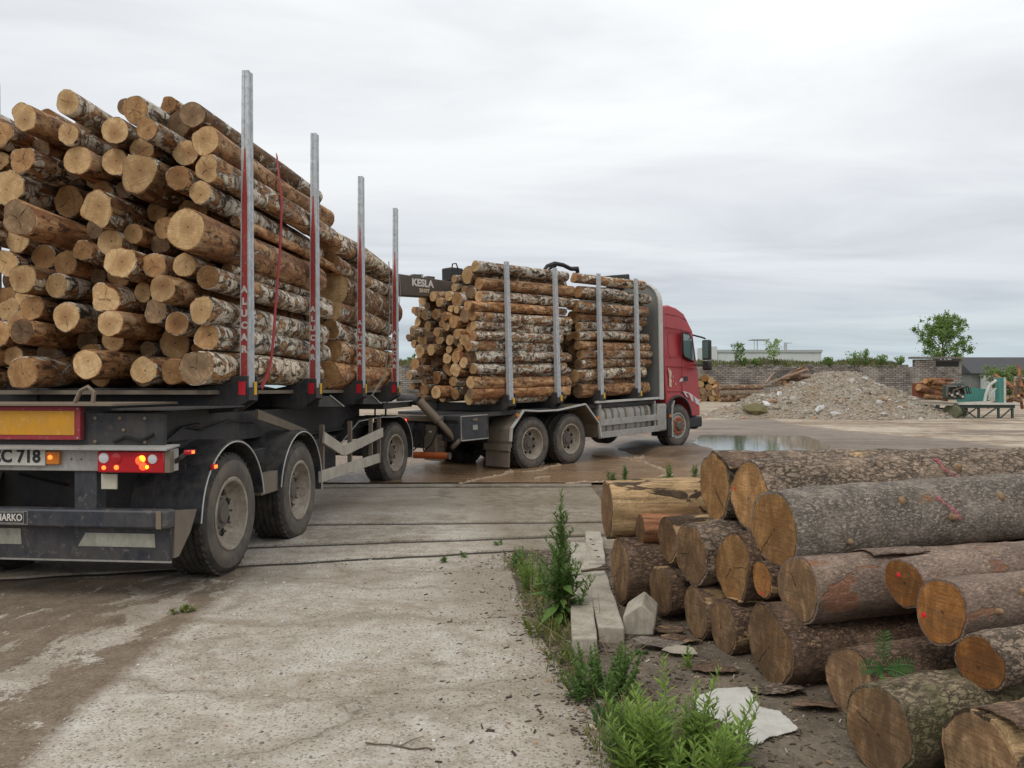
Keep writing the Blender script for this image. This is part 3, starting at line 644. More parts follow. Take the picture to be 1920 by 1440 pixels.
# distant trees along the horizon
for i, (px, py, w, Y) in enumerate(((1548, 668, 9, 150), (1648, 668, 12, 160), (772, 665, 16, 140), (800, 668, 18, 150), (1640, 672, 9, 150))):
    tree((pt(px, 700, Y).x, Y, .1), zt(py, Y), w/F*Y, 'small dark tree far off on the skyline', 'tree', LEAF['weed'], 700, .5, 60+i, group='trees on the skyline', lo=.2, trunk_r=.15, name='far_tree')
# gravel heap --------------------------------------------------------------
HC = Vector((17.1, 42.0, .2)); HR = 5.6
g = NG('gravel_heap'); v, o, _r = g.obj()
vo = g.n('ShaderNodeTexVoronoi'); g.set(vo.inputs['Vector'], o); vo.inputs['Scale'].default_value = 9
n = g.noise(o, .7, 6, .65, .5); n9 = g.noise(o, 14, 4, .7)
c = g.ramp(n9, [(.3, (.17, .135, .10)), (.5, (.32, .265, .20)), (.7, (.44, .385, .31))])
c = g.mix(g.ramp(vo.outputs['Distance'], [(.25, .85), (.42, 0)]), c, g.ramp(g.sep(vo.outputs['Color'])[0], [(0, (.14, .115, .09)), (.5, (.30, .265, .22)), (.85, (.45, .43, .40)), (1, (.66, .65, .62))]))
c = g.mix(g.ramp(n, [(.52, 0), (.62, .6)]), c, (.27, .20, .13))
M_GRAV = g.out(c, .95, g.bump(g.m('ADD', vo.outputs['Distance'], n9), .9, .08), spec=.15)
def heapz(x, y):
    u, w = x/1.0, y/1.05
    d = math.hypot(u, w)/HR
    a = max(0, 1-d)*2.75; a = min(a, 2.30+.16*mnoise.noise((x*.6, y*.6, 2)))
    s = max(0, 1-math.hypot((x+4.2)/3.6, (y+1.0)/3.2))*1.15
    z = max(a, s)+max(0, min(a, s))*.35
    k = sm(0, .5, z)
    return z+k*(.16*mnoise.noise((x*.9, y*.9, 5))+.09*mnoise.noise((x*2.7, y*2.7, 9))+.05*mnoise.noise((x*7, y*7, 2)))-.06
hb = MB(); N = 110; st_ = 17.0/N
for j in range(N+1):
    for i in range(N+1): hb.v.append((-9.2+i*st_, -8.0+j*st_*.95, heapz(-9.2+i*st_, -8.0+j*st_*.95)))
hb.f = [(j*(N+1)+i, j*(N+1)+i+1, (j+1)*(N+1)+i+1, (j+1)*(N+1)+i) for j in range(N) for i in range(N)]; hb.m = [0]*len(hb.f)
heap = empty('gravel_heap', Matrix.Translation(HC)); tag(heap, 'big heap of pale gravel and crushed rubble in the yard', 'gravel heap')
hb.build('heap', M_GRAV, heap, sharp=180, flip=False)
M_ST = [m_paint('stone_'+str(i), c_, .9, tuple(q*.6 for q in c_), .6, 6) for i, c_ in enumerate(((.48, .45, .41), (.35, .295, .235), (.24, .195, .15), (.62, .60, .57), (.36, .23, .15)))]
def rock(mb, p, s, r):
    M3 = Matrix.Rotation(r.random()*6, 3, 'Z') @ Matrix.Rotation(r.random()*6, 3, 'X') @ Matrix.Diagonal((1+r.random()*.6, .8+r.random()*.4, .5+r.random()*.4))
    ph = 1.618; vs = []
    for a in (-1, 1):
        for bq in (-ph, ph): vs += [(0, a, bq), (a, bq, 0), (bq, 0, a)]
    vs = [(M3 @ (Vector(q)*s*.5*(.8+.4*r.random())))+Vector(p) for q in vs]
    bm = bmesh.new(); [bm.verts.new(q) for q in vs]; bmesh.ops.convex_hull(bm, input=bm.verts); bm.verts.index_update()
    mb.add([q.co.copy() for q in bm.verts], [[q.index for q in f.verts] for f in bm.faces]); bm.free()
sb = MB()
for i in range(4600):
    a, d = rnd.random()*6.283, HR*1.08*math.sqrt(rnd.random()); x, y = d*math.cos(a)-(2.6 if i % 5 == 0 else 0), d*math.sin(a)
    if y > 2.4: continue
    z = heapz(x, y)
    if z < -.03: continue
    sb.cur = rnd.choices(range(5), (3.5, 4.5, 4, .3, 1.6))[0]; rock(sb, (x, y, z+.01), .03+.05*rnd.random()**2+(.16*rnd.random() if rnd.random() < .03 else 0), rnd)
o = sb.build('loose_stones', M_ST, heap, sharp=25, flip=False); o['kind'] = 'stuff'
def chunk(px, py, w, h, Y, mat, label, seed):
    r = random.Random(seed); p = pt(px, py, Y); mb = MB(); rock(mb, (0, 0, 0), 1, r); s_ = w/F*Y
    o = mb.build('concrete_chunk', mat, None, bevel=0, sharp=25, m4=Matrix.Translation(p) @ Matrix.Rotation(.3, 4, 'X') @ Matrix.Diagonal((s_*.62, s_*.5, h/F*Y*.75, 1)))
    tag(o, label, 'rubble')
def onheap(px, py):                      # depth where a sight line meets the heap
    Y = 33.0
    while Y < 43:
        p = pt(px, py, Y)
        if p.z < HC.z+heapz(p.x-HC.x, p.y-HC.y)+.02: return Y-.05
        Y += .06
    return 37
chunk(1536, 767, 20, 14, onheap(1536, 767), M_ST[3], 'pale angular concrete chunk low on the gravel heap', 1)
chunk(1565, 776, 20, 9, onheap(1565, 776), M_ST[0], 'flat grey concrete slab piece at the foot of the gravel heap', 2)
chunk(1418, 768, 44, 18, onheap(1418, 770), m_paint('mossy_stone', (.15, .125, .05), .95, (.07, .055, .03), .6, 4), 'large mossy brown boulder at the left foot of the gravel heap', 3)
chunk(1437, 757, 18, 10, onheap(1437, 757), M_ST[3], 'whitish rubble lump above the mossy boulder', 4)
chunk(1450, 753, 12, 8, onheap(1450, 753), M_ST[4], 'reddish brick lump above the mossy boulder', 5)
# ================================================================ logs
def make_log(name, p0, d, L, r0, r1, bark, cut, seed, seg=22, rings=7, lump=.06, bend=.01, rough=.0, ecc=0.0, skip_far=False, roll=None, rim=.95):
    """One log: bark mesh with its near end at p0, running along d; its two sawn faces are parts."""
    r = random.Random(seed); d = Vector(d).normalized()
    z = Vector((0, 0, 1)); y = z.cross(d).normalized(); z = d.cross(y)
    M4 = Matrix.Translation(p0) @ Matrix((d, y, z)).transposed().to_4x4() @ Matrix.Rotation(r.random()*6.28 if roll is None else roll, 4, 'X')
    ph = [r.random()*6.28 for _ in range(5)]; am = [lump*(.4+.8*r.random())/k for k in (1.6, 2, 3, 5)]
    sd = r.random()*50; bdir = r.random()*6.28
    def rad(a, t):
        q = 1+sum(m*math.cos(k*a+p+t*.7*(k-1)) for m, k, p in zip(am, (2, 3, 4, 7), ph))+ecc*math.cos(2*a+ph[4])
        R0 = r0+(r1-r0)*t
        if rough: q += rough*mnoise.noise((math.cos(a)*2.2+sd, math.sin(a)*2.2, t*L*5))+rough*.6*mnoise.noise((math.cos(a)*6+sd, math.sin(a)*6, t*L*13))
        return R0*q
    vs = []; fs = []
    for i in range(rings+1):
        t = i/rings; off = bend*math.sin(math.pi*t); oy, oz = off*math.cos(bdir), off*math.sin(bdir)
        for k in range(seg):
            a = 2*math.pi*k/seg; q = rad(a, t); vs.append((t*L, q*math.cos(a)+oy, q*math.sin(a)+oz))
    for i in range(rings):
        for k in range(seg): fs.append((i*seg+k, i*seg+(k+1) % seg, (i+1)*seg+(k+1) % seg, (i+1)*seg+k))
    fs += [tuple(range(seg))[::-1], tuple(range(rings*seg, (rings+1)*seg))]
    me = bpy.data.meshes.new(name); me.from_pydata(vs, [], fs); me.materials.append(bark); me.shade_smooth(); me.set_sharp_from_angle(angle=R(55))
    o = addobj(name, me); o.matrix_world = M4
    tx, ty = (r.random()-.5)*.22, (r.random()-.5)*.22      # the saw cut is never quite square
    for e, t in ((0, 0), (1, 1)):
        if e and skip_far: continue
        cv = [((t*L)+(-.006 if e == 0 else .006), 0, 0)]; cf = []
        for ringk in (.5, rim):
            for k in range(seg):
                a = 2*math.pi*k/seg; q = rad(a, t)*(ringk if ringk < .9 else ringk-.018*abs(mnoise.noise((math.cos(a)*3+sd, math.sin(a)*3, 2)))*2); cv.append((t*L+(-.006 if e == 0 else .006)*(1 if ringk < .9 else .85), q*math.cos(a), q*math.sin(a)))
        for k in range(seg): cv.append((t*L+(.004 if e == 0 else -.004), rad(2*math.pi*k/seg, t)*(rim-.01)*math.cos(2*math.pi*k/seg), rad(2*math.pi*k/seg, t)*(rim-.01)*math.sin(2*math.pi*k/seg)))
        for k in range(seg):
            k2 = (k+1) % seg
            cf += [(0, 1+k2, 1+k), (1+k, 1+k2, 1+seg+k2, 1+seg+k), (1+seg+k, 1+seg+k2, 1+2*seg+k2, 1+2*seg+k)]
        if e: cf = [f[::-1] for f in cf]
        ce = bpy.data.meshes.new('cut_end'); ce.from_pydata(cv, [], cf); ce.materials.append(cut); ce.shade_smooth(); ce.set_sharp_from_angle(angle=R(40))
        addobj('cut_end', ce, o)
    return o
def relax(items, xmin=None, xmax=None, zmin=None, it=160, pull=.02, tight=.985):
    """items: [u, z, r] circles in a bundle's cross section; push overlapping ones apart, keep them near where they were seen"""
    tgt = [(a[0], a[1]) for a in items]; n = len(items)
    for _ in range(it):
        for i in range(n):
            a = items[i]
            for j in range(i+1, n):
                b = items[j]; dx, dz = b[0]-a[0], b[1]-a[1]; rr = (a[2]+b[2])*tight
                if abs(dx) < rr and abs(dz) < rr:
                    d2 = dx*dx+dz*dz
                    if d2 < rr*rr:
                        d = math.sqrt(d2) or 1e-6; k = (rr-d)/d*.5; dx *= k; dz *= k
                        a[0] -= dx; a[1] -= dz; b[0] += dx; b[1] += dz
            a[0] += (tgt[i][0]-a[0])*pull; a[1] += (tgt[i][1]-a[1])*pull
            if xmin is not None: a[0] = max(a[0], xmin+a[2])
            if xmax is not None: a[0] = min(a[0], xmax-a[2])
            if zmin is not None: a[1] = max(a[1], zmin+a[2])
    return items
def fill(items, x0, x1, z0, ztop, rmin, rmax, seed, tries=5000, slack=.97):
    r = random.Random(seed); n0 = len(items)
    for i in range(tries):
        q = rmin+(rmax-rmin)*(r.random() if i < tries*.4 else 0); x = x0+q+(x1-x0-2*q)*r.random(); z = z0+q+(ztop(x)-z0-2*q)*r.random()
        if z < z0+q: continue
        if all((x-a[0])**2+(z-a[1])**2 > ((q+a[2])*slack)**2 for a in items): items.append([x, z, q])
    return items[n0:]
CW = {'fresh': 'pale cut', 'warm': 'orange tan cut', 'dull': 'greyish cut'}
BW = {'white': 'white barked birch log', 'mix': 'patchy barked birch log', 'peel': 'peeled tan birch log', 'dark': 'dark birch log'}
def birch_bundle(fr, items, spec, place, group, seed, Lr, jit=.012, seg=20, rings=6, picks=None, cutw=(5, 4, 1.6), barkw=(4, 4, 2.4, 1.4)):
    """items [y, z, r]; spec(i) -> (x of near end, depth class); every log a thing of its own"""
    r = random.Random(seed)
    for i, (y, z, q) in enumerate(items):
        x0, deep = spec(i, y, z); bk = (picks or {}).get(i) or r.choices(('white', 'mix', 'peel', 'dark'), barkw)[0]
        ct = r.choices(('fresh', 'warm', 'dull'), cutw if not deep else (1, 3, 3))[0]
        L = Lr[0]+(Lr[1]-Lr[0])*r.random()
        p0 = fr.M @ Vector((x0, y, z)); d = fr.M.to_3x3() @ Vector((1, r.gauss(0, jit), r.gauss(0, jit*.6)))
        tap = 1-.12*r.random()
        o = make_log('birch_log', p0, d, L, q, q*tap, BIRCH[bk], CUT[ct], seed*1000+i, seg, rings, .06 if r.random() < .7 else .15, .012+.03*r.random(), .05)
        if r.random() < .3:             # drying splits in the sawn face
            ck = MB(); a0 = r.random()*6.28
            for kk in range(1 if r.random() < .6 else 3):
                a = a0+kk*2.1+r.gauss(0, .2); ln = q*(.5+.4*r.random()); w = q*(.012+.016*r.random()); e = Vector((0, math.cos(a), math.sin(a))); t_ = Vector((0, -math.sin(a), math.cos(a))); st_ = e*q*.05*r.random()
                ck.add([Vector((-.0075, 0, 0))+st_, Vector((-.0075, 0, 0))+e*ln*.55+t_*w, Vector((-.0075, 0, 0))+e*ln, Vector((-.0075, 0, 0))+e*ln*.5-t_*w], [(0, 1, 2, 3)])
            ck.build('split', MAT['hole'], o, flip=False)['kind'] = 'stuff'
        size = 'thick ' if q > .145 else 'thin ' if q < .085 else ''
        zs = sorted(t[1] for t in items); lv = (z-zs[0])/(zs[-1]-zs[0])
        layer = 'bottom layer' if lv < .10 else 'lower part' if lv < .36 else 'middle' if lv < .64 else 'upper part' if lv < .88 else 'top layer'
        side_ = ' beside stakes' if y < -.86 else ''
        tag(o, size+BW[bk]+', '+CW[ct]+', '+layer+' of '+place+side_, 'log', group)
# --- trailer, rear bundle: (column, row, radius) of every end that shows, and how far it is set back
REAR = [(37,212,26,-.1),(121,192,24,-.1),(129,254,21,-.05),(217,246,27,0),(270,203,27,.15),(279,231,22,-.12),(361,215,25,.15),(414,265,28,0),(402,314,25,0),(35,304,25,-.1),(4,245,26,.05),
 (66,280,20,.3),(150,314,28,0),(217,300,27,.12),(270,290,24,.1),(341,282,25,.2),(253,340,37,-.1),(336,335,24,-.05),(374,359,22,0),(16,350,33,.05),(2,300,18,.1),(127,372,30,.4),(187,342,19,.25),(189,390,33,-.05),(36,409,34,-.35),
 (350,430,39,-.25),(309,428,21,.1),(345,386,22,.45),(163,466,20,0),(252,446,19,.15),(292,452,19,.3),(208,452,25,.1),(6,455,24,.25),(80,480,24,.35),(227,494,31,-.1),(117,492,23,.05),(46,522,28,-.12),(103,537,23,0),(186,552,28,-.05),
 (288,497,24,0),(346,497,23,0),(401,520,23,0),(266,547,18,.2),(305,541,26,-.2),(384,582,25,-.1),(35,573,20,.2),(72,582,24,.05),(114,595,28,0),(207,606,26,-.22),(292,584,23,0),(332,607,23,0),(212,637,23,.2),(39,637,24,-.1),
 (402,631,25,0),(327,647,30,.35),(2,618,21,.1),(27,698,31,-.15),(164,682,29,-.15),(270,691,26,-.05),(330,696,25,0),(382,690,34,-.1),(277,655,15,.4),(-2,560,22,.2),(4,660,20,.2),(150,505,18,.5),(100,660,22,.4),(120,440,18,.6),(155,630,20,.5),(10,535,20,.5),(8,592,20,.5),(60,550,15,.6),(-20,562,24,.4),(8,500,18,.5),(165,232,21,.45),(95,232,20,.4),(235,200,16,.5),(325,250,24,.45),(60,248,18,.45),(310,205,16,.5),(95,325,18,.5),(300,385,20,.5),(70,440,16,.6),(240,560,18,.5),(150,585,16,.5),(-35,225,24,.1),(-40,275,25,.0),(-38,330,26,.1),(-36,385,24,.15),(-40,440,26,.1),(-38,500,25,.2),(-36,610,25,.1),(-40,665,27,0),(-34,705,22,.1)]
it_, dep = [], []
for px, py, q, dx in REAR:
    p = TR.on(px, py, 0, .9+dx); w = TR.M @ p; it_.append([p.y, p.z, q/F*w.y]); dep.append(dx)
relax(it_, -1.13, 1.28, 1.62, 260, .03)
n_seen = len(it_)
fill(it_, -1.1, -.4, 1.62, lambda x: 3.6, .05, .08, 13, 700, .95); fill(it_, -.9, 1.22, 1.62, lambda x: 3.85-.25*abs(x), .075, .13, 3, 1800, .93)
rr_ = random.Random(8)
dep += [.25+.4*rr_.random() for _ in it_[n_seen:]]
birch_bundle(TR, it_, lambda i, y, z: (.9+dep[i], dep[i] > .2), "trailer rear bundle", 'logs of the trailer rear bundle', 21, (2.95, 3.2), seg=26, rings=8, jit=.008, cutw=(6, 2.2, 1.2),
             picks={0: 'peel', 1: 'white', 2: 'white', 4: 'white', 5: 'white', 7: 'peel', 9: 'white', 16: 'dark', 18: 'white', 24: 'peel', 25: 'peel', 37: 'white', 40: 'mix', 41: 'white', 43: 'peel', 44: 'white', 48: 'peel', 53: 'white', 56: 'mix', 57: 'peel', 60: 'white', 3: 'dark', 6: 'dark', 8: 'mix', 52: 'peel'})
# --- trailer, front bundle
FRONT = [(637,467,25,0),(640,498,15,-.05),(634,546,33,.35),(612,500,21,.3),(612,592,20,.1),(640,584,19,.05),(636,622,18,-.05),(631,660,23,.05),(622,707,27,-.05),(605,640,18,.2)]
it_ = []; dep2 = []
for px, py, q, dx in FRONT:
    p = TR.on(px, py, 0, 4.25+dx); w = TR.M @ p; it_.append([p.y, p.z, q/F*w.y]); dep2.append(dx)
relax(it_, -1.13, 1.2, 1.62, 200, .04); n_seen = len(it_)
fill(it_, -1.12, -.35, 1.62, lambda x: 3.46, .09, .15, 9, 700); fill(it_, -.5, 1.14, 1.62, lambda x: 3.46, .15, .19, 10, 900, .96)
dep2 += [.1+.3*rr_.random() for _ in it_[n_seen:]]
birch_bundle(TR, it_, lambda i, y, z: (4.25+dep2[i], dep2[i] > .2), "trailer front bundle", 'logs of the trailer front bundle', 33, (2.85, 3.05), seg=22, jit=.008, picks={0: 'white', 1: 'white', 6: 'white', 7: 'mix', 8: 'peel', 2: 'dark'})
# --- truck, rear bundle
T1 = [(913,501,11),(885,513,16),(918,532,12),(899,546,13),(853,561,14),(826,561,9),(813,557,10),(793,563,11),(801,575,8),(887,571,10),(915,565,11),(841,561,10),(783,587,9),(796,589,10),(817,589,10),(834,593,9),(845,579,7),(857,582,7),(869,597,13),(912,589,10),
 (783,604,9),(801,613,10),(852,607,12),(829,609,8),(843,619,8),(914,613,12),(870,616,8),(776,624,9),(792,638,11),(801,628,7),(819,620,9),(823,638,12),(848,637,10),(867,630,10),(860,645,8),(902,634,12),(929,640,11),(888,645,10),(843,654,8),(857,660,8),(807,652,11),(791,663,13),(878,662,12),(908,660,11),(927,663,11),
 (868,655,8),(812,674,11),(838,676,11),(843,693,11),(778,684,12),(791,697,10),(876,696,13),(896,678,11),(899,694,11),(768,702,9),(814,707,12),(798,710,8),(847,717,10),(863,721,9),(891,718,11),(912,715,12),(796,731,11),(815,733,13),(834,741,10),(854,738,11),(874,734,11),(894,736,13),(927,737,11),(924,688,11),(924,611,9)]
it_ = []; dep3 = []
for px, py, q in T1:
    dx = rr_.uniform(-.18, .2); p = TK.on(px, py, 0, -.78+dx); w = TK.M @ p; it_.append([p.y, p.z, q/F*w.y]); dep3.append(dx)
relax(it_, -1.14, 1.3, 1.34, 220, .03); n_seen = len(it_)
fill(it_, -1.1, 1.1, 1.34, lambda x: 3.36 if x > -.25 else 3.9, .07, .10, 4, 900, .93)
dep3 += [.15+.3*rr_.random() for _ in it_[n_seen:]]
birch_bundle(TK, it_, lambda i, y, z: (-.78+dep3[i], dep3[i] > .2), "truck rear stack", 'logs of the truck rear stack', 45, (2.55, 2.95), jit=.018, seg=16, rings=6, barkw=(6, 4, 2, .5), picks={0: 'white', 1: 'dark', 25: 'white', 36: 'white', 44: 'white', 10: 'white', 67: 'peel', 60: 'peel'})
# --- truck, front bundle
T2 = [(1076,521,9),(1082,548,11),(1105,571,11),(1076,595,13),(1086,614,9),(1090,631,9),(1097,646,9),(1100,663,9),(1099,684,10),(1078,702,12),(1096,726,13),(1067,550,9),(1068,572,9),(1066,680,10),(1072,655,9),(1068,630,9),(1062,610,9),(1075,726,10)]
it_ = []; dep4 = []
for px, py, q in T2:
    dx = rr_.uniform(-.1, .16)+(.15 if px < 1074 else 0); p = TK.on(px, py, 0, 2.30+dx); w = TK.M @ p; it_.append([max(p.y, -1.05), p.z, q/F*w.y]); dep4.append(dx)
relax(it_, -1.14, 1.2, 1.34, 220, .03); n_seen = len(it_)
fill(it_, -1.1, -.45, 1.34, lambda x: 3.7, .09, .12, 6, 500); fill(it_, -.6, 1.1, 1.34, lambda x: 3.3, .15, .19, 16, 900, .96)
dep4 += [.1+.3*rr_.random() for _ in it_[n_seen:]]
birch_bundle(TK, it_, lambda i, y, z: (2.30+dep4[i], dep4[i] > .2), "truck front stack", 'logs of the truck front stack', 57, (2.5, 2.85), jit=.02, seg=16, rings=6, barkw=(6, 4, 2, .4))
# ================================================================ the trailer (x forward, y left, z up; origin on the ground below its tail)
trl = empty('timber_trailer', TR.M); tag(trl, 'dark blue timber trailer with tall aluminium stakes, loaded with birch logs', 'trailer')
fm, gu = MAT['frame'], MAT['guard']
def wheel(parent, c, Rr, width, rot=0, dual=False, rimmat=None, hubmat=None, hub='dish', tread=True, yaw=0):
    """c: centre of the outer sidewall plane; outside looks to -y (rot=180 for the left side)"""
    w = empty('wheel', Matrix.Translation(c) @ Matrix.Rotation(R(rot+yaw), 4, 'Z'), parent)
    ri = Rr*.575
    def tyre(y0):
        mb = MB(); W_ = width
        prof = [(ri, y0+.02), (ri+.02, y0+.004), (ri+.07, y0-.012), (Rr*.80, y0-.016), (Rr*.90, y0-.004), (Rr*.965, y0+.014), (Rr*.99, y0+.03), (Rr, y0+.045)]
        k = 5; tw = (W_-.09)/k
        for i in range(k):
            a = y0+.045+i*tw
            prof += [(Rr, a+.004), (Rr, a+tw-.014), (Rr-.014, a+tw-.010), (Rr-.014, a+tw-.002)]
        prof += [(Rr, y0+W_-.045), (Rr*.965, y0+W_-.014), (Rr*.9, y0+W_), (Rr*.8, y0+W_), (ri+.05, y0+W_-.01), (ri, y0+W_-.03), (ri-.02, y0+W_*.5)]
        mb.lathe(prof, 56, closed=True)
        for i in range(len(mb.m)):
            row = i//56; mb.m[i] = 1 if row <= 3 else 0
        if tread:
            mb.cur = 0
            for kx in range(44):
                a = 2*math.pi*kx/44
                for yy, sg in ((y0+.035, 1), (y0+W_-.075, -1)):
                    ct = Vector((math.cos(a)*(Rr-.004), yy+.02, math.sin(a)*(Rr-.004)))
                    mb.box(ct, (.030, .055, Rr*2*math.pi/44*.62), Matrix.Rotation(-a, 3, 'Y') @ Matrix.Rotation(.25*sg, 3, 'X'))
        mb.build('tyre', [MAT['rub'], MAT['wall']], w, sharp=30)
    tyre(0)
    if dual: tyre(width+.05)
    rb = MB(); rm = rimmat or MAT['rim']
    if hub == 'dish':
        dp = .135 if not dual else .14
        rb.lathe([(ri+.012, .012), (ri+.022, .0), (ri+.012, -.008), (ri-.012, -.002), (ri-.022, .03), (ri-.045, dp-.05), (ri-.07, dp-.015), (ri-.10, dp), (.155, dp-.012), (.145, dp-.02), (.05, dp-.02), (.002, dp-.02)], 48)
        rb.build('rim', rm, w, sharp=30)
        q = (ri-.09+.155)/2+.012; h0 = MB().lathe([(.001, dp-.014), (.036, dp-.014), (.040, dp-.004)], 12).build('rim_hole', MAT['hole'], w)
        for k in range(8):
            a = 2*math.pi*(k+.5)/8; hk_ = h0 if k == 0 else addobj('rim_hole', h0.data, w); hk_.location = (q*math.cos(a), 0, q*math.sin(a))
        nb = MB(); nb.lathe([(.14, dp-.02), (.13, dp-.045), (.09, dp-.05), (.08, dp-.07), (.002, dp-.072)], 24)
        for k in range(10):
            a = 2*math.pi*k/10; nb.lathe([(.012, dp-.03), (.012, dp-.055), (.001, dp-.058)], 6, (.175*math.cos(a), 0, .175*math.sin(a)))
        nb.build('hub', hubmat or MAT['hub'], w, sharp=30)
    else:                                # convex steered front wheel
        rb.lathe([(ri+.012, .01), (ri+.022, -.002), (ri+.005, -.012), (ri-.02, -.004), (ri-.04, .03), (ri-.055, .03), (ri-.06, .005), (ri-.075, -.006)], 48); rb.build('rim', MAT['zinc'], w, sharp=30)
        nb = MB(); nb.lathe([(ri-.075, -.004), (ri-.10, -.024), (.155, -.03), (.13, -.022)], 40)
        for k in range(10):
            a = 2*math.pi*k/10; nb.lathe([(.017, -.02), (.017, -.062), (.010, -.072), (.001, -.072)], 6, (.185*math.cos(a), 0, .185*math.sin(a)))
        nb.build('hub', hubmat, w, sharp=30)
        MB().lathe([(.125, .0), (.12, -.06), (.09, -.085), (.002, -.088)], 28).build('hub_cap', MAT['hub'], w, sharp=30)
    return w
def arch(parent, cx, cz, r, y0, y1, a0, a1, mat, trim, thick=.018, name='mudguard', flat=None):
    """mudguard: curved sheet over a wheel between two angles (deg, 0 = forward, 180 = back)"""
    mb = MB(); n = 22; prof = []
    for i in range(n+1):
        a = R(a0+(a1-a0)*i/n); prof.append((cx+r*math.cos(a), cz+r*math.sin(a)))
    if flat: prof += flat
    out = []
    for i, (x, z) in enumerate(prof):
        p = prof[max(i-1, 0)]; q = prof[min(i+1, len(prof)-1)]; tx, tz = q[0]-p[0], q[1]-p[1]; l = math.hypot(tx, tz); out.append((x+tz/l*thick, z-tx/l*thick))
    for A, B in zip(range(len(prof)-1), range(1, len(prof))):
        mb.add([(prof[A][0], y0, prof[A][1]), (prof[B][0], y0, prof[B][1]), (out[B][0], y0, out[B][1]), (out[A][0], y0, out[A][1]),
                (prof[A][0], y1, prof[A][1]), (prof[B][0], y1, prof[B][1]), (out[B][0], y1, out[B][1]), (out[A][0], y1, out[A][1])], [(0,1,2,3),(7,6,5,4),(0,4,5,1),(3,2,6,7)])
    g_ = mb.build(name, mat, parent, sharp=50)
    tb = MB(); yo = y0-.004 if y0 < 0 else y0+.004; tb.tube([(x, yo, z) for x, z in prof], .0065, 6); tb.build('edge_trim', trim, g_)
    return g_
# chassis
MB().span((.55, -1.0, .35), (.58, 1.0, 1.0)).build('underbody_dark_panel', fm, trl)  # dark panel added to keep the space under the tail dark
c = MB()
for s in (-1, 1):
    c.span((.12, s*.42-.05, 1.02), (7.3, s*.42+.05, 1.38)); c.span((.1, s*.42-.11, 1.36), (7.3, s*.42+.11, 1.40)); c.span((.12, s*.42-.11, 1.0), (7.3, s*.42+.11, 1.025))
for x in (.3, 1.9, 3.6, 4.4, 5.5, 6.4): c.span((x-.06, -.42, 1.08), (x+.06, .42, 1.34))
c.build('chassis', fm, trl, bevel=.004)
for x in (1.05, 2.70):
    c = MB(); c.tube([(x, -1.0, .525), (x, 1.0, .525)], .075, 12); c.span((x-.09, -.62, .45), (x+.09, -.46, 1.0)); c.span((x-.09, .46, .45), (x+.09, .62, 1.0)); c.build('axle', fm, trl)
for sy in (-1, 1): MB().span((.7, sy*.98, .86), (3.1, sy*.5, 1.02)).build('suspension_beam', fm, trl, bevel=.01)
for x in (1.05, 2.70):
    for sy in (-1, 1): wheel(trl, (x, sy*1.17, .525), .525, .38, 0 if sy < 0 else 180)
# mudguards
for sy in (-1, 1):
    y0, y1 = sy*1.20, sy*.60
    arch(trl, 1.05, .545, .615, y0, y1, 8, 168, gu, MAT['edge'], flat=[(.435, .60), (.425, .54)])
    arch(trl, 2.70, .545, .615, y0, y1, -8, 172, gu, MAT['edge'])
    MB().span((1.68, sy*1.17, .60), (2.08, sy*1.10, .80)).build('mudguard_bracket', MAT['flap'], trl)
# decks that fill the side between wheels and bolsters
c = MB(); c.span((.6, -.86, 1.12), (3.35, -.60, 1.40)); c.span((.6, .60, 1.12), (3.35, .86, 1.40)); c.build('side_skirt', fm, trl)
c = MB(); c.prism([(2.0, -1.0, 1.42), (2.9, -1.16, 1.18), (3.1, -1.16, 1.10), (3.05, -1.16, 1.08), (2.0, -1.0, 1.32)], (0, .03, 0)); c.build('mudguard_stay', MAT['flap'], trl)
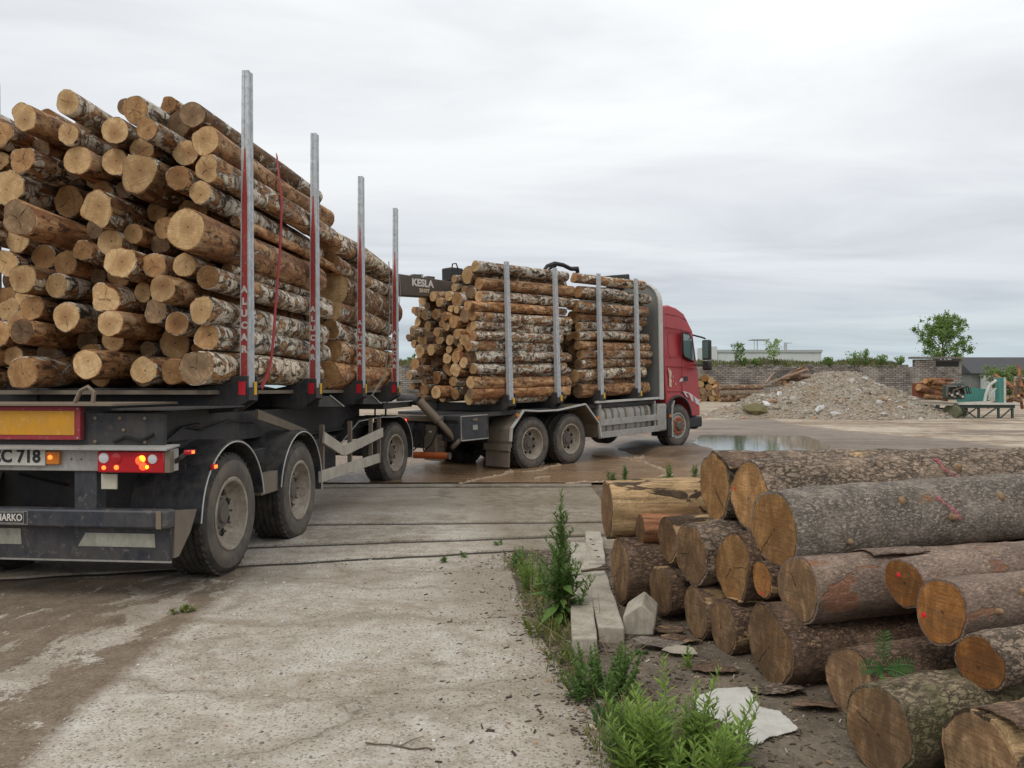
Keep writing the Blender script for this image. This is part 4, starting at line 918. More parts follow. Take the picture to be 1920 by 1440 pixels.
# bolsters with swept ends, stakes
def bolster(parent, x, zb, z0, z1, hw=1.25, dirn=1):
    c = MB(); c.span((x-.10, -hw+.16, zb), (x+.10, hw-.16, z0))
    for s in (-1, 1):                    # cheek plate rising to the stake foot
        for xo in (-.115, .085):
            c.prism([(x+xo, s*(hw-.50), z0-.01), (x+xo, s*(hw-.50), zb), (x+xo, s*(hw-.14), zb), (x+xo, s*(hw+.012), zb+.10), (x+xo, s*(hw+.012), z1), (x+xo, s*(hw-.13), z1), (x+xo, s*(hw-.15), z0+.06)], (.03, 0, 0))
        c.span((x-.115, s*(hw-.005), zb+.10), (x+.115, s*(hw+.012), z1-.1))
    return c.build('bolster', fm, parent, bevel=.004)
def stake(parent, x, z0, z1, hw=1.25, text=True, dim=(.13, .085), stripe=(1.62, 3.8), tz=2.0, lean=0, yin=0):
    for s in (-1, 1):
        y = s*(hw-dim[1]/2)+(.07 if s > 0 else 0); dx, dy = dim; k = .74
        st = MB(); yt = s*(hw-dim[1]/2-yin)+(.07 if s > 0 else 0)
        n = 10; prof = []
        # extruded section with a groove on the outer and the rear face
        sec = [(-dx/2, -dy/2), (-dx/2, -dy*.12), (-dx/2+.008, -dy*.08), (-dx/2+.008, dy*.08), (-dx/2, dy*.12), (-dx/2, dy/2), (-dx*.12, dy/2), (-dx*.08, dy/2-.008), (dx*.08, dy/2-.008), (dx*.12, dy/2), (dx/2, dy/2), (dx/2, -dy/2), (dx*.12, -dy/2), (dx*.08, -dy/2+.008), (-dx*.08, -dy/2+.008), (-dx*.12, -dy/2)]
        vs = [(x+a, y+b, z0) for a, b in sec]+[(x+a*k+lean, yt+b*k, z1) for a, b in sec]; m_ = len(sec)
        st.add(vs, [tuple(range(m_))[::-1], tuple(range(m_, 2*m_))]+[(i, (i+1) % m_, m_+(i+1) % m_, m_+i) for i in range(m_)])
        so_ = st.build('stake', MAT['alu'], parent, sharp=25)
        if text and s < 0:
            r_ = MB(); xr_ = x-dx/2-.003
            def at_(z): t = (z-z0)/(z1-z0); return xr_+t*(dx/2*(1-k))+t*lean
            za, zb_ = stripe
            r_.prism([(at_(za), y-.030, za), (at_(za), y+.030, za), (at_(zb_-.45), y+.024, zb_-.45), (at_(zb_), y+.004, zb_), (at_(zb_), y-.006, zb_), (at_(zb_-.45), y-.024, zb_-.45)], (.004, 0, 0))
            r_.build('red_stripe', MAT['red'], so_)
            for i, ch in enumerate('ALUCAR'):
                zc = tz+(5-i)*.108; lettering(so_, 'lettering', ch, .085, axes((at_(zc)-.002, y, zc), (0, -1, 0), (0, 0, 1)), MAT['white'], 1.0, bold=.004)
        if s < 0:
            MB().span((x-dx/2-.055, y-.036, z0+.03), (x-dx/2-.05, y+.030, z0+.15)).build('red_reflector', MAT['redsq'], so_)
            MB().span((x+.02, -hw-.017, z0+.03), (x+.075, -hw-.012, z0+.15)).build('yellow_reflector', MAT['yelsq'], so_)
for x in (1.28, 3.06, 4.89, 6.80):
    bolster(trl, x, 1.42, 1.632, 1.74)
    stake(trl, x, 1.54, 4.51, tz=1.98)
# tail: lip, sign, lamp bar, plate, bumper
MB().span((-.06, -.75, 1.495), (.9, 1.25, 1.512)).build('tail_deck', MAT['steel'], trl); MB().span((-.02, -1.22, 1.462), (1.2, -.72, 1.476)).build('tail_deck', fm, trl)
MB().span((.95, -1.0, 1.575), (7.2, 1.0, 1.612)).build('log_gap_light_block', MAT['flap'], trl)  # added panel, blocks the bright slit beneath the logs
MB().span((.05, -1.10, 1.19), (.09, 1.10, 1.44)).build('tail_panel', fm, trl, bevel=.004)
for sy in (-1, 1):
    MB().prism([(.09, sy*.9, 1.19), (.09, sy*.9, 1.44), (1.2, sy*.9, 1.44), (.9, sy*.9, 1.19)], (0, .02, 0)).build('tail_side_plate', fm, trl)
MB().tube([(.15, -.46, 1.51), (.15, -.47, 1.60), (.15, -.42, 1.64), (.15, -.36, 1.61), (.15, -.31, 1.51)], .017, 8).build('lashing_loop', MAT['steel'], trl)
sg = MB().span((-.005, -.46, 1.235), (.045, .70, 1.49)).build('marker_sign', MAT['sred'], trl, bevel=.003)
MB().span((-.009, -.415, 1.272), (-.004, .655, 1.455)).build('yellow_field', MAT['yellow'], sg)
for yy, zz_ in ((-.44, 1.472), (-.44, 1.25)): MB().lathe([(.007, .0), (.007, -.004), (.001, -.005)], 8, (-.004, yy, zz_), 'x').build('rivet', MAT['zinc'], sg)
lb = MB().span((-.02, -1.19, 1.0), (.10, 1.19, 1.17)).build('lamp_bar', MAT['zinc'], trl, bevel=.006)
MB().prism([(-.10, -1.20, 1.178), (.10, -1.20, 1.20), (.10, -1.20, 1.188), (-.10, -1.20, 1.166)], (0, 2.4, 0)).build('lamp_bar_hood', MAT['zinc'], lb)
pl = MB().span((-.045, -.205, 1.04), (-.022, .315, 1.175)).build('number_plate', MAT['plate'], trl, bevel=.003)
lettering(pl, 'plate_number', 'CC 718', .135, axes((-.047, -.168, 1.108), (0, -1, 0), (0, 0, 1)), MAT['ink'], .96, bold=.004, align='RIGHT')
lm = MB().span((-.05, -.32, 1.05), (-.02, -.215, 1.15)).build('plate_lamp', MAT['amber'], trl, bevel=.006)
MB().lathe([(.018, -.05), (.014, -.06), (.001, -.063)], 12, (0, -.25, 1.105), 'x').build('bulb', MAT['lito'], lm)
for sy in (-1, 1):
    cl = MB().span((-.065, sy*.635, .995), (-.02, sy*1.165, 1.155)).build('tail_lamp', MAT['lens'], trl, bevel=.01)
    def disc(nm, y, z, r, mt): MB().lathe([(r, -.064), (r*.96, -.071), (r*.5, -.075), (.001, -.076)], 20, (0, sy*y, z), 'x').build(nm, mt, cl, sharp=60)
    disc('reversing_lens', .69, 1.105, .040, MAT['clear']); disc('reversing_lens', 1.075, 1.10, .036, MAT['clear'])
    disc('indicator_bulb', .99, 1.10, .027, MAT['lit']); disc('brake_glow', 1.00, 1.045, .030, MAT['litr']); disc('tail_bulb', 1.03, 1.04, .014, MAT['lit']); disc('tail_bulb', .69, 1.032, .016, MAT['lito']); disc('tail_bulb', .79, 1.035, .018, MAT['lito'])
    disc('brake_lens', .79, 1.105, .040, MAT['lens']); disc('indicator_halo', .975, 1.088, .034, MAT['litr'])
    MB().span((-.062, sy*1.167, 1.0), (.0, sy*1.205, 1.16)).build('lamp_cover', MAT['flap'], cl)
    a_ = MB().beam((.05, sy*1.19, 1.07), (.02, sy*1.30, 1.145), .02, .03); a_.build('lamp_arm', MAT['rub'], trl)
    ml = MB().span((-.02, sy*1.29, 1.13), (.07, sy*1.345, 1.165)).build('marker_lamp', MAT['lens'], trl, bevel=.008)
    MB().span((.0, sy*1.346, 1.138), (.03, sy*1.352, 1.158)).build('bulb', MAT['lito'], ml)
for sy in (-1, 1): MB().span((.0, sy*.41, .70), (.12, sy*.59, 1.0)).build('bumper_bracket', MAT['navy'], trl, bevel=.004)
MB().span((-.015, -.76, .865), (.0, -.635, .98)).build('reflector_plate', MAT['cream'], trl, bevel=.003)
bp = MB().span((-.06, -1.19, .575), (.06, 1.19, .715)).build('underrun_bumper', MAT['navy'], trl, bevel=.018)
MB().span((-.067, -1.14, .578), (-.058, -1.10, .712)).build('bumper_end_strip', MAT['steel'], bp)
def frame_rect(par, x, y0, y1, z0, z1, t, mt): 
    m_ = MB(); m_.span((x, y0, z0), (x+.003, y1, z0+t)).span((x, y0, z1-t), (x+.003, y1, z1)).span((x, y0, z0+t), (x+.003, y0+t, z1-t)).span((x, y1-t, z0+t), (x+.003, y1, z1-t)); m_.build('badge_frame', mt, par)
frame_rect(bp, -.064, -.045, .20, .602, .688, .004, MAT['sticker']); frame_rect(bp, -.064, -.075, .23, .595, .695, .003, MAT['sticker'])
lettering(bp, 'maker_name', 'NARKO', .076, axes((-.0635, -.034, .645), (0, -1, 0), (0, 0, 1)), MAT['white'], .80, bold=.0012, align='RIGHT')
fl = MB().prism([(.0, -1.18, .575), (.03, -1.165, .32), (.05, -1.165, .32), (.02, -1.18, .575)], (0, 2.34, 0)).build('spray_plate', MAT['navy'], trl, bevel=.003)
MB().prism([(.028, -1.165, .345), (.034, -1.165, .305), (.045, -1.165, .305), (.039, -1.165, .345)], (0, 2.33, 0)).build('bottom_edge', MAT['zinc'], fl)
def patch(y0, y1, z0, z1, sk, mt):       # paper-thin faded sheet riveted to the spray plate
    def X(z): return (.575-z)/.255*.03-.004
    MB().prism([(X(z0), y0, z0), (X(z0), y1-.0, z0), (X(z1), y1, z1), (X(z1), y0+sk, z1)], (.003, 0, 0)).build('faded_plate', mt, fl)
patch(-.43, -1.05, .425, .53, -.07, MAT['sticker']); patch(.9, .03, .43, .555, -.03, MAT['sticker'])
for sy in (-1, 1):
    MB().prism([(.06, sy*1.15, .70), (.40, sy*1.15, .66), (.30, sy*1.15, .50), (.12, sy*1.15, .34), (.05, sy*1.15, .34)], (0, sy*.03, 0)).build('bumper_cheek', MAT['flap'], trl)
for (x, y, z) in ((1.02, -.875, 1.31), (.62, -1.215, .98)):
    l_ = MB().box((x, y, z), (.09, .03, .045)).build('side_lamp', MAT['lens'], trl, bevel=.006)
    MB().box((x-.0, y-.016, z), (.05, .006, .025)).build('bulb', MAT['lito'], l_)
# cables, bolts
for k, pts in enumerate([[(.75, -.91, 1.30), (1.0, -.93, 1.27), (1.5, -.92, 1.33), (2.1, -.9, 1.28)], [(.10, -.9, 1.25), (.35, -.93, 1.20), (.62, -.93, 1.30), (.95, -.92, 1.32)], [(.2, .2, .95), (.6, .0, .80), (1.2, .1, .9)], [(3.3, -.6, 1.0), (3.6, -.8, .86), (4.0, -.85, .95), (4.7, -.8, .84), (5.6, -.7, .98)], [(3.2, -.5, 1.05), (3.9, -.65, .92), (4.9, -.6, 1.0), (6.4, -.5, .9)], [(.04, -.70, 1.22), (.03, -.80, 1.26), (.03, -.92, 1.23), (.04, -1.02, 1.28)]]):
    P = [Vector(p) for p in pts]; Q = [P[i].lerp(P[i+1], t/5) for i in range(len(P)-1) for t in range(5)]+[P[-1]]
    MB().tube(Q, .011, 6).build('cable', MAT['hose'], trl)
for k, (yy, zz_) in enumerate(((-.55, 1.40), (-.75, 1.40), (-.95, 1.40), (-.55, 1.22), (-.95, 1.22), (-.78, 1.31))): MB().lathe([(.014, .0), (.013, -.012), (.001, -.014)], 6, (.05, yy, zz_), 'x').build('bolt', MAT['steel'], trl)
for yy in (-.62, -.40, -.48): MB().lathe([(.008, .0), (.007, -.006), (.001, -.007)], 6, (-.021, yy, 1.03 if yy < -.5 else 1.09), 'x').build('bolt', MAT['steel'], lb)
# side guard boards between the wheels
sgd = MB()
y = -1.18
def plank(p, q, h=.135): MB().beam((p[0], y, p[1]), (q[0], y, q[1]), .03, h).build('guard_board', MAT['board'], trl, bevel=.004)
plank((3.44, 1.05), (4.20, .835)); plank((4.20, .835), (6.1, .97)); plank((3.30, .60), (5.9, .60))
for x in (3.5, 4.6, 5.6, 6.05): MB().beam((x, y+.04, .52), (x, y+.04, 1.2), .05, .05, (1, 0, 0)).build('guard_post', MAT['flap'], trl)
# tool lockers under the chassis between the axles
MB().span((3.7, -.95, .55), (4.6, -.45, 1.0)).build('locker', fm, trl, bevel=.01)
MB().tube([(3.6, .1, .8), (6.2, .1, .8)], .18, 14).build('air_tank', fm, trl)
# deck gusset sheets seen between bolsters
for x in (3.55, 5.35):
    MB().prism([(x-.35, -1.2, 1.42), (x+.55, -1.2, 1.40), (x+.05, -1.2, 1.54), (x-.3, -1.2, 1.54)], (0, .5, 0)).build('deck_gusset', fm, trl)
    MB().tube([(x+.05, -1.21, 1.545), (x+.57, -1.21, 1.405)], .008, 6).build('gusset_edge', MAT['edge'], trl)
# front dolly, turned with the drawbar
dol = Matrix.Translation((8.02, 0, 0)) @ Matrix.Rotation(R(-12.6), 4, 'Z')
def dbuild(mb, name, mat, **k): return mb.build(name, mat, trl, m4=dol, **k)
dbuild(MB().lathe([(.48, 1.02), (.52, 1.02), (.52, 1.10), (.48, 1.10)], 36, (-.2, 0, 0), 'z', True), 'turntable', fm)
c = MB()
for s in (-1, 1): c.span((-.9, s*.42-.05, .78), (1.0, s*.42+.05, 1.0))
c.span((-.9, -.42, .80), (-.78, .42, .98)).span((.8, -.42, .80), (.92, .42, .98)); c.tube([(-.0, -.85, .525), (0, .85, .525)], .075, 12)
dbuild(c, 'dolly_frame', fm, bevel=.004)
for sy in (-1, 1):
    w_ = wheel(trl, (0, 0, 0), .525, .38 if sy < 0 else .38); w_.matrix_local = dol @ Matrix.Translation((0, sy*.985, .525)) @ Matrix.Rotation(0 if sy < 0 else math.pi, 4, 'Z')
    a_ = arch(trl, 0, .555, .60, sy*1.02, sy*.42, -15, 100, gu, MAT['edge'], flat=[(-.6, 1.16), (-1.35, 1.12), (-1.95, .78)]); a_.matrix_local = dol
    ra = MB().box((.48, sy*.93, 1.06), (.05, .10, .10)).build('dolly_lamp', MAT['lens'], trl, m4=dol, bevel=.008); MB().lathe([(.036, 0), (.03, -.02), (.001, -.026)], 12, (.45, sy*.94, 1.06), 'x').build('bulb', MAT['lito'], ra)
c = MB(); c.tube([(.9, .40, .86), (2.9, .03, .74)], .06, 10); c.tube([(.9, -.40, .86), (2.9, -.03, .74)], .06, 10); c.lathe([(.05, -.04), (.11, -.04), (.11, .04), (.05, .04)], 18, (3.0, 0, .74), 'z', True)
dbuild(c, 'drawbar', MAT['steel'])
MB().span((6.85, -1.0, 1.30), (8.9, 1.0, 1.40)).build('front_deck', fm, trl, bevel=.004)
MB().span((6.9, -1.06, 1.40), (8.9, -1.03, 1.415)).build('front_deck_edge', MAT['edge'], trl)
for k, (a, b) in enumerate((((8.9, -.5, 1.35), (9.6, -.3, .9)), ((8.9, -.3, 1.35), (9.8, 0, .95)), ((8.9, .2, 1.35), (9.9, .2, 1.0)))):
    m_ = [Vector(a)+(Vector(b)-Vector(a))*t+Vector((0, 0, -.35*math.sin(math.pi*t))) for t in [i/8 for i in range(9)]]
    MB().tube(m_, .018, 6).build('air_hose', MAT['hose'], trl)

# ================================================================ the truck
trk = empty('timber_truck', TK.M); tag(trk, 'red timber truck with aluminium stakes and crane, loaded with birch logs', 'truck')
c = MB()
for s in (-1, 1): c.span((-1.25, s*.40-.045, .80), (7.1, s*.40+.045, 1.08))
for x in (-1.2, .0, 1.2, 2.6, 4.0, 5.2): c.span((x-.05, -.40, .82), (x+.05, .40, 1.06))
c.span((-1.3, -1.1, 1.02), (-1.18, 1.1, 1.10)); c.build('chassis', fm, trk, bevel=.004)
MB().span((-.9, -1.08, 1.12), (5.3, 1.08, 1.20)).build('subframe', fm, trk, bevel=.004)
for x in (.62, 1.85):
    for sy in (-1, 1): wheel(trk, (x, sy*1.22, .525), .525, .29, 0 if sy < 0 else 180, dual=True)
    MB().tube([(x, -.9, .525), (x, .9, .525)], .09, 12).build('axle', fm, trk)
for sy in (-1, 1): wheel(trk, (6.18, sy*1.20, .535), .53, .31, 0 if sy < 0 else 180, hub='flat', hubmat=MAT['rust'], yaw=-7)
MB().tube([(6.18, -.9, .525), (6.18, .9, .525)], .08, 12).build('axle', fm, trk)
for x in (-.0, 1.46, 2.96, 4.42):
    bolster(trk, x, 1.20, 1.352, 1.52); stake(trk, x, 1.31, 4.07, text=False, dim=(.115, .085), lean=-.03)
# polygonal mudguard over the tandem
for sy in (-1, 1):
    prof = [(-.02, .50), (-.05, .62), (-.02, .86), (.34, 1.20), (.8, 1.165), (1.4, 1.155), (2.32, 1.24), (2.80, .80), (2.86, .50)]
    mb = MB(); y0, y1 = sy*1.235, sy*.62
    for (a, b), (c2, d2) in zip(prof, prof[1:]):
        mb.prism([(a, y0, b), (c2, y0, d2), (c2, y0, d2-.025), (a, y0, b-.025)] if abs(d2-b) < abs(c2-a) else [(a, y0, b), (c2, y0, d2), (c2+.025, y0, d2), (a+.025, y0, b)], (0, y1-y0, 0))
    mg = mb.build('mudguard', MAT['flap'], trk)
    tb = MB()
    for (a, b), (c2, d2) in zip(prof[1:], prof[2:]): tb.beam((a, sy*1.245, b), (c2, sy*1.245, d2), .03, .055, (0, 1, 0))
    tb.build('edge_trim', MAT['edge'], mg)
    MB().prism([(-.07, sy*1.22, .52), (-.09, sy*1.22, .12), (-.06, sy*1.22, .12), (-.04, sy*1.22, .52)], (0, -sy*.62, 0)).build('mudflap', MAT['flap'], mg)
    MB().prism([(-.10, sy*1.23, .56), (-.11, sy*1.23, .44), (-.03, sy*1.23, .42), (-.03, sy*1.23, .56)], (0, -sy*.66, 0)).build('flap_bar', MAT['flap'], mg)
    l_ = MB().box((.16, sy*1.26, 1.10), (.06, .02, .10), Matrix.Rotation(-.75, 3, 'Y')).build('side_lamp', MAT['amber'], trk)
    l_ = MB().box((2.78, sy*1.25, .92), (.10, .03, .06)).build('side_lamp', MAT['amber'], trk)
# deck edge, tanks, guard rails
for sy in (-1, 1): MB().span((2.75, sy*1.24, 1.235), (5.45, sy*1.18, 1.285)).build('deck_edge', MAT['edge'], trk, bevel=.004)
for sy in (-1, 1):
    def tank(x0, x1):
        n = 16; sec = [(sy*(.84+.30*abs(math.cos(a))**.45*(1 if math.cos(a) > 0 else -1)), .79+.33*abs(math.sin(a))**.45*(1 if math.sin(a) > 0 else -1)) for a in [2*math.pi*(i+.5)/n for i in range(n)]]
        o_ = MB().prism([(x0, a, b) for a, b in sec], (x1-x0, 0, 0)).build('fuel_tank', MAT['tank'], trk, bevel=.02, sharp=60)
        for xs in (x0+.24, x1-.24):
            m_ = MB().prism([(xs-.03, sy*.84+(a-sy*.84)*1.03, .79+(b-.79)*1.03) for a, b in sec], (.06, 0, 0)); m_.build('tank_strap', MAT['steel'], o_, sharp=60)
    tank(2.98, 3.72); tank(3.76, 4.62); tank(4.66, 5.06)
    for z in (.80, .53):
        MB().span((2.90, sy*1.20, z-.07), (5.32, sy*1.235, z+.07)).build('guard_rail', MAT['zinc'], trk, bevel=.006)
    MB().span((2.86, sy*1.18, .46), (2.93, sy*1.225, 1.2)).build('guard_post', MAT['zinc'], trk); MB().span((5.1, sy*1.18, .46), (5.16, sy*1.21, 1.2)).build('guard_post', MAT['zinc'], trk)
    MB().span((5.22, sy*.80, .45), (5.62, sy*1.24, 1.12)).build('side_box', MAT['cream'] if 0 else MAT['tank'], trk, bevel=.05)
    MB().span((5.66, sy*.75, .30), (5.84, sy*1.23, 1.10)).build('step_panel', MAT['black'], trk, bevel=.01)
    MB().prism([(5.84, sy*1.24, .28), (5.84, sy*1.24, 1.0), (5.95, sy*1.24, 1.18), (6.0, sy*1.24, 1.16), (5.90, sy*1.24, .98), (5.90, sy*1.24, .28)], (0, -sy*.3, 0)).build('front_wing', MAT['zinc'], trk)
    MB().box((5.77, sy*1.24, .80), (.09, .03, .07)).build('side_lamp', MAT['amber'], trk, bevel=.006)
# headboard with rounded shoulders
hbp = []
for (yy, zz_) in [(-1.22, 1.22), (-1.22, 3.55)]+[(-1.22+.5*(1-math.cos(a)), 3.55+.5*math.sin(a)) for a in [R(k) for k in range(10, 91, 10)]]: hbp.append((5.36, yy, zz_))
hbp += [(5.36, -a[1], a[2]) for a in hbp[::-1]]
MB().prism(hbp, (.05, 0, 0)).build('headboard', MAT['panel'], trk)
ed = MB()
for a, b in zip(hbp, hbp[1:]): ed.beam((5.40, a[1], a[2]), (5.40, b[1], b[2]), .17, .045, (1, 0, 0)) if 0 else ed.prism([(5.31, a[1], a[2]), (5.31, b[1], b[2]), (5.47, b[1], b[2]), (5.47, a[1], a[2])], ((0, .03 if a[1] > 0 else -.03, 0) if abs(b[2]-a[2]) > abs(b[1]-a[1]) else (0, 0, .03)))
ed.build('headboard_rim', MAT['edge'], trk)
# cab: side profile with wheel arch, rounded by a bevel
ar = [(6.18+.68*math.cos(R(a)), .60+.66*math.sin(R(a))) for a in range(10, 181, 17)]
side = [(5.66, 1.12), (5.62, 3.36), (5.70, 3.50), (5.98, 3.545), (6.35, 3.49), (6.70, 3.36), (6.82, 3.22), (6.99, 2.93), (7.05, 2.86), (7.36, 2.0), (7.42, 1.75), (7.46, 1.2), (7.48, .72), (6.90, .72)]+ar[:-2]+[(5.66, 1.12)][:0]
cabm = MB(); ny = 1.20
def yw(x, z):                            # half width: tapers to the front and to the roof
    return ny-.10*sm(6.6, 7.5, x)-.10*sm(2.9, 3.5, z)
L0 = [(x, -yw(x, z), z) for x, z in side]; L1 = [(x, yw(x, z), z) for x, z in side]; n = len(side)
cabm.add(L0+L1, [tuple(range(n)), tuple(range(n, 2*n))[::-1]]+[(i, n+i, n+(i+1) % n, (i+1) % n) for i in range(n)])
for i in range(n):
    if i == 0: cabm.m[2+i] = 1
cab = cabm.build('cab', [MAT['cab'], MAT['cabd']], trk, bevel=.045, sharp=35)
def yq(x, z, sy, o=.004): return sy*(yw(x, z)+o)
def cpoly(name, pts, mt, sy=-1, o=.0, th=.012, par=None):
    P = [Vector((x, yq(x, z, sy, o), z)) for x, z in pts]; return MB().prism(P, (0, sy*th, 0)).build(name, mt, par or cab)
def cline(name, pts, mt, sy=-1, r=.009, par=None):
    P = []
    for (a, b), (c2, d2) in zip(pts, pts[1:]):
        for k in range(5): P.append((a+(c2-a)*k/5, b+(d2-b)*k/5))
    P.append(pts[-1]); return MB().tube([(x, yq(x, z, sy, .0), z) for x, z in P], r, 6).build(name, mt, par or cab)
for sy in (-1, 1):
    wn_ = cpoly('side_window', [(6.47, 2.86), (6.80, 2.83), (7.00, 2.70), (7.13, 2.22), (7.08, 2.14), (6.55, 2.26), (6.49, 2.33)], MAT['glass'], sy, .001, .010)
    cline('window_seal', [(6.47, 2.86), (6.80, 2.83), (7.00, 2.70), (7.13, 2.22), (7.08, 2.14), (6.55, 2.26), (6.49, 2.33), (6.47, 2.86)], MAT['black'], sy, .022)
    cline('door_shut_line', [(6.40, 2.96), (6.42, 1.70), (6.42, 1.32)], MAT['cabd'], sy); cline('body_crease', [(5.70, 2.02), (6.42, 2.0), (7.38, 1.93)], MAT['cabd'], sy, .010)
    cline('roof_seam', [(5.68, 2.98), (6.4, 2.93), (7.0, 2.86)], MAT['cabd'], sy, .014); cline('roof_seam', [(5.80, 3.32), (6.4, 3.28), (6.78, 3.18)], MAT['cabd'], sy, .006)
    cline('sleeper_panel', [(5.80, 2.86), (6.26, 2.85), (6.33, 2.75), (6.34, 2.26), (5.88, 2.24), (5.78, 2.34), (5.76, 2.80), (5.80, 2.86)], MAT['cabd'], sy, .008)
    cline('sill_seam', [(5.72, 1.40), (6.45, 1.38)], MAT['cabd'], sy, .012)
    cpoly('door_handle', [(6.50, 1.76), (6.68, 1.76), (6.68, 1.64), (6.50, 1.64)], MAT['black'], sy, .0, .014)
    cpoly('decal', [(6.26, 1.63), (6.36, 1.72), (6.46, 1.72), (6.46, 1.64)], MAT['silver'], sy, .0, .005)
    cpoly('fender_chrome', [(6.42, 1.40), (6.80, 1.33), (7.42, 1.12), (7.42, .98), (6.95, 1.12), (6.60, 1.24)], MAT['headlamp'], sy, .0, .014)
    cpoly('fender_cover', [(6.58, 1.345), (6.72, 1.32), (6.88, 1.16), (6.70, 1.20)], MAT['cab'], sy, .012, .006); cpoly('fender_cover', [(6.98, 1.255), (7.12, 1.21), (7.2, 1.07), (7.04, 1.11)], MAT['cab'], sy, .012, .006)
    aw = MB(); pts = [(6.18+.69*math.cos(R(a)), .60+.67*math.sin(R(a))) for a in range(12, 166, 11)]; aw.tube([(x, yq(x, z, sy, .005), z) for x, z in pts], .035, 8); aw.build('wheel_arch_trim', MAT['black'], cab)
    mi = MB(); mi.box((7.33, sy*1.40, 2.43), (.16, .22, .52)); mi.box((7.34, sy*1.40, 2.03), (.16, .22, .24)); mirr = mi.build('mirror', MAT['black'], cab, bevel=.04)
    MB().tube([(7.0, sy*1.10, 2.84), (7.25, sy*1.30, 2.76), (7.31, sy*1.38, 2.72)], .022, 8).tube([(7.15, sy*1.10, 2.05), (7.30, sy*1.36, 2.05)], .022, 8).build('mirror_arm', MAT['black'], mirr)
    MB().box((7.245, sy*1.40, 2.43), (.01, .17, .44)).build('mirror_glass', MAT['glass'], mirr)
    MB().span((6.80, sy*.95, .42), (7.56, sy*1.12, .70)).build('bumper_corner', MAT['black'], cab, bevel=.04)
    MB().box((7.50, sy*1.02, 1.10), (.12, .16, .10)).build('corner_indicator', MAT['amber'], cab, bevel=.02)
    MB().box((6.66, sy*.72, 3.46), (.12, .10, .12)).build('roof_lamp', MAT['black'], cab, bevel=.01)
for pts in ([(5.76, 2.0), (5.80, 1.96), (5.86, 1.82), (5.80, 1.78)], [(5.84, 1.95), (5.92, 1.88), (5.90, 1.76), (5.82, 1.72), (5.80, 1.82)], [(5.80, 1.72), (5.88, 1.74), (5.92, 1.66), (5.90, 1.60), (5.80, 1.60)], [(5.80, 1.60), (5.90, 1.61), (5.91, 1.50), (5.80, 1.52)], [(5.97, 1.78), (6.0, 1.80), (6.0, 1.72)], [(5.98, 1.66), (6.01, 1.66), (6.0, 1.62)], [(6.08, 1.60), (6.12, 1.60), (6.12, 1.555), (6.08, 1.555)]):
    cpoly('paint_chip', pts, MAT['chip'], -1, .0, .003)
MB().prism([(7.09, -.98, 2.80), (7.09, .98, 2.80), (7.39, 1.02, 1.95), (7.39, -1.02, 1.95)], (.012, 0, .004)).build('windscreen', MAT['glass'], cab)
MB().prism([(7.02, -1.05, 2.98), (7.30, -1.0, 2.80), (7.30, -1.0, 2.77), (7.02, -1.05, 2.92)], (0, 2.05, 0)).build('sun_visor', MAT['black'], cab)
MB().span((7.40, -1.0, .36), (7.58, 1.0, .70)).build('bumper', MAT['black'], cab, bevel=.05)
MB().span((7.46, -.9, .95), (7.50, .9, 1.75)).build('grille', MAT['black'], cab, bevel=.01)
# rear end: toolbox, light panel, hydraulic jack leg, tubes
tb_ = MB().span((-1.30, -1.16, .70), (-.56, -.66, 1.18)).build('toolbox', MAT['tool'], trk, bevel=.015)
MB().span((-.98, -1.172, .90), (-.86, -1.160, .99)).build('toolbox_label', MAT['sticker'], tb_); MB().box((-.93, -1.17, 1.09), (.12, .03, .04)).build('latch', MAT['steel'], tb_)
MB().tube([(-1.28, -1.165, .72), (-.58, -1.165, .72), (-.58, -1.165, 1.16), (-1.28, -1.165, 1.16), (-1.28, -1.165, .72)], .012, 6).build('toolbox_lip', MAT['zinc'], tb_)
jk = MB()
pa, pb = TK.on(786, 752, 1, -.95), TK.on(858, 826, 1, -.95)
pa = Vector((pa.x, -.55, pa.z)); pa = TK.on(786, 752, 1, -.45); pb = TK.on(858, 828, 1, -1.0)
jk.tube([pa, pa+(pb-pa)*.5], .085, 12); jk.tube([pa+(pb-pa)*.45, pb], .060, 12); jl = jk.build('outrigger_leg', MAT['steel'], trk)
dirn = (pb-pa).normalized(); q0 = pb-dirn*.02
MB().tube([q0, q0+dirn*.05, q0+dirn*.07], [.17, .18, .15], 20).build('foot', MAT['flap'], jl)
MB().tube([pa+Vector((-.05, .5, .05)), pa], .09, 12).build('outrigger_arm', fm, trk)
MB().span((-1.45, -.75, 1.06), (-1.32, .95, 1.17)).build('rear_beam', MAT['steel'], trk, bevel=.01)
MB().span((-1.40, -.55, .55), (-1.30, .35, 1.03)).build('rear_panel', MAT['frame'], trk, bevel=.006)
lp = MB().span((-1.43, -.62, .42), (-1.36, -.32, 1.0)).build('rear_light_panel', MAT['flap'], trk, bevel=.006)
MB().span((-1.436, -.54, .86), (-1.43, -.46, .89)).build('label', MAT['white'], lp)
MB().span((-1.44, .4, .55), (-1.36, .75, .95)).build('coupling_block', MAT['steel'], trk, bevel=.01)
ot = MB(); a_, b_ = TK.on(776, 853, 0, -1.6), TK.on(842, 855, 0, -1.35)
ot.tube([a_, b_], .062, 14); uo = ot.build('underrun_tube', MAT['orange'], trk)
MB().tube([b_-(a_-b_).normalized()*-.02, b_+(b_-a_).normalized()*.02], .064, 14).build('tube_cap', MAT['hub'], uo)
for k in range(4):
    yy = .55-.3*k; MB().tube([(-1.4, yy, 1.05), (-1.55, yy-.03, .7), (-1.6, yy-.15, .52), (-1.55, yy-.3, .66), (-1.42, yy-.32, .9)], .016, 6).build('air_hose', MAT['hose'], trk)
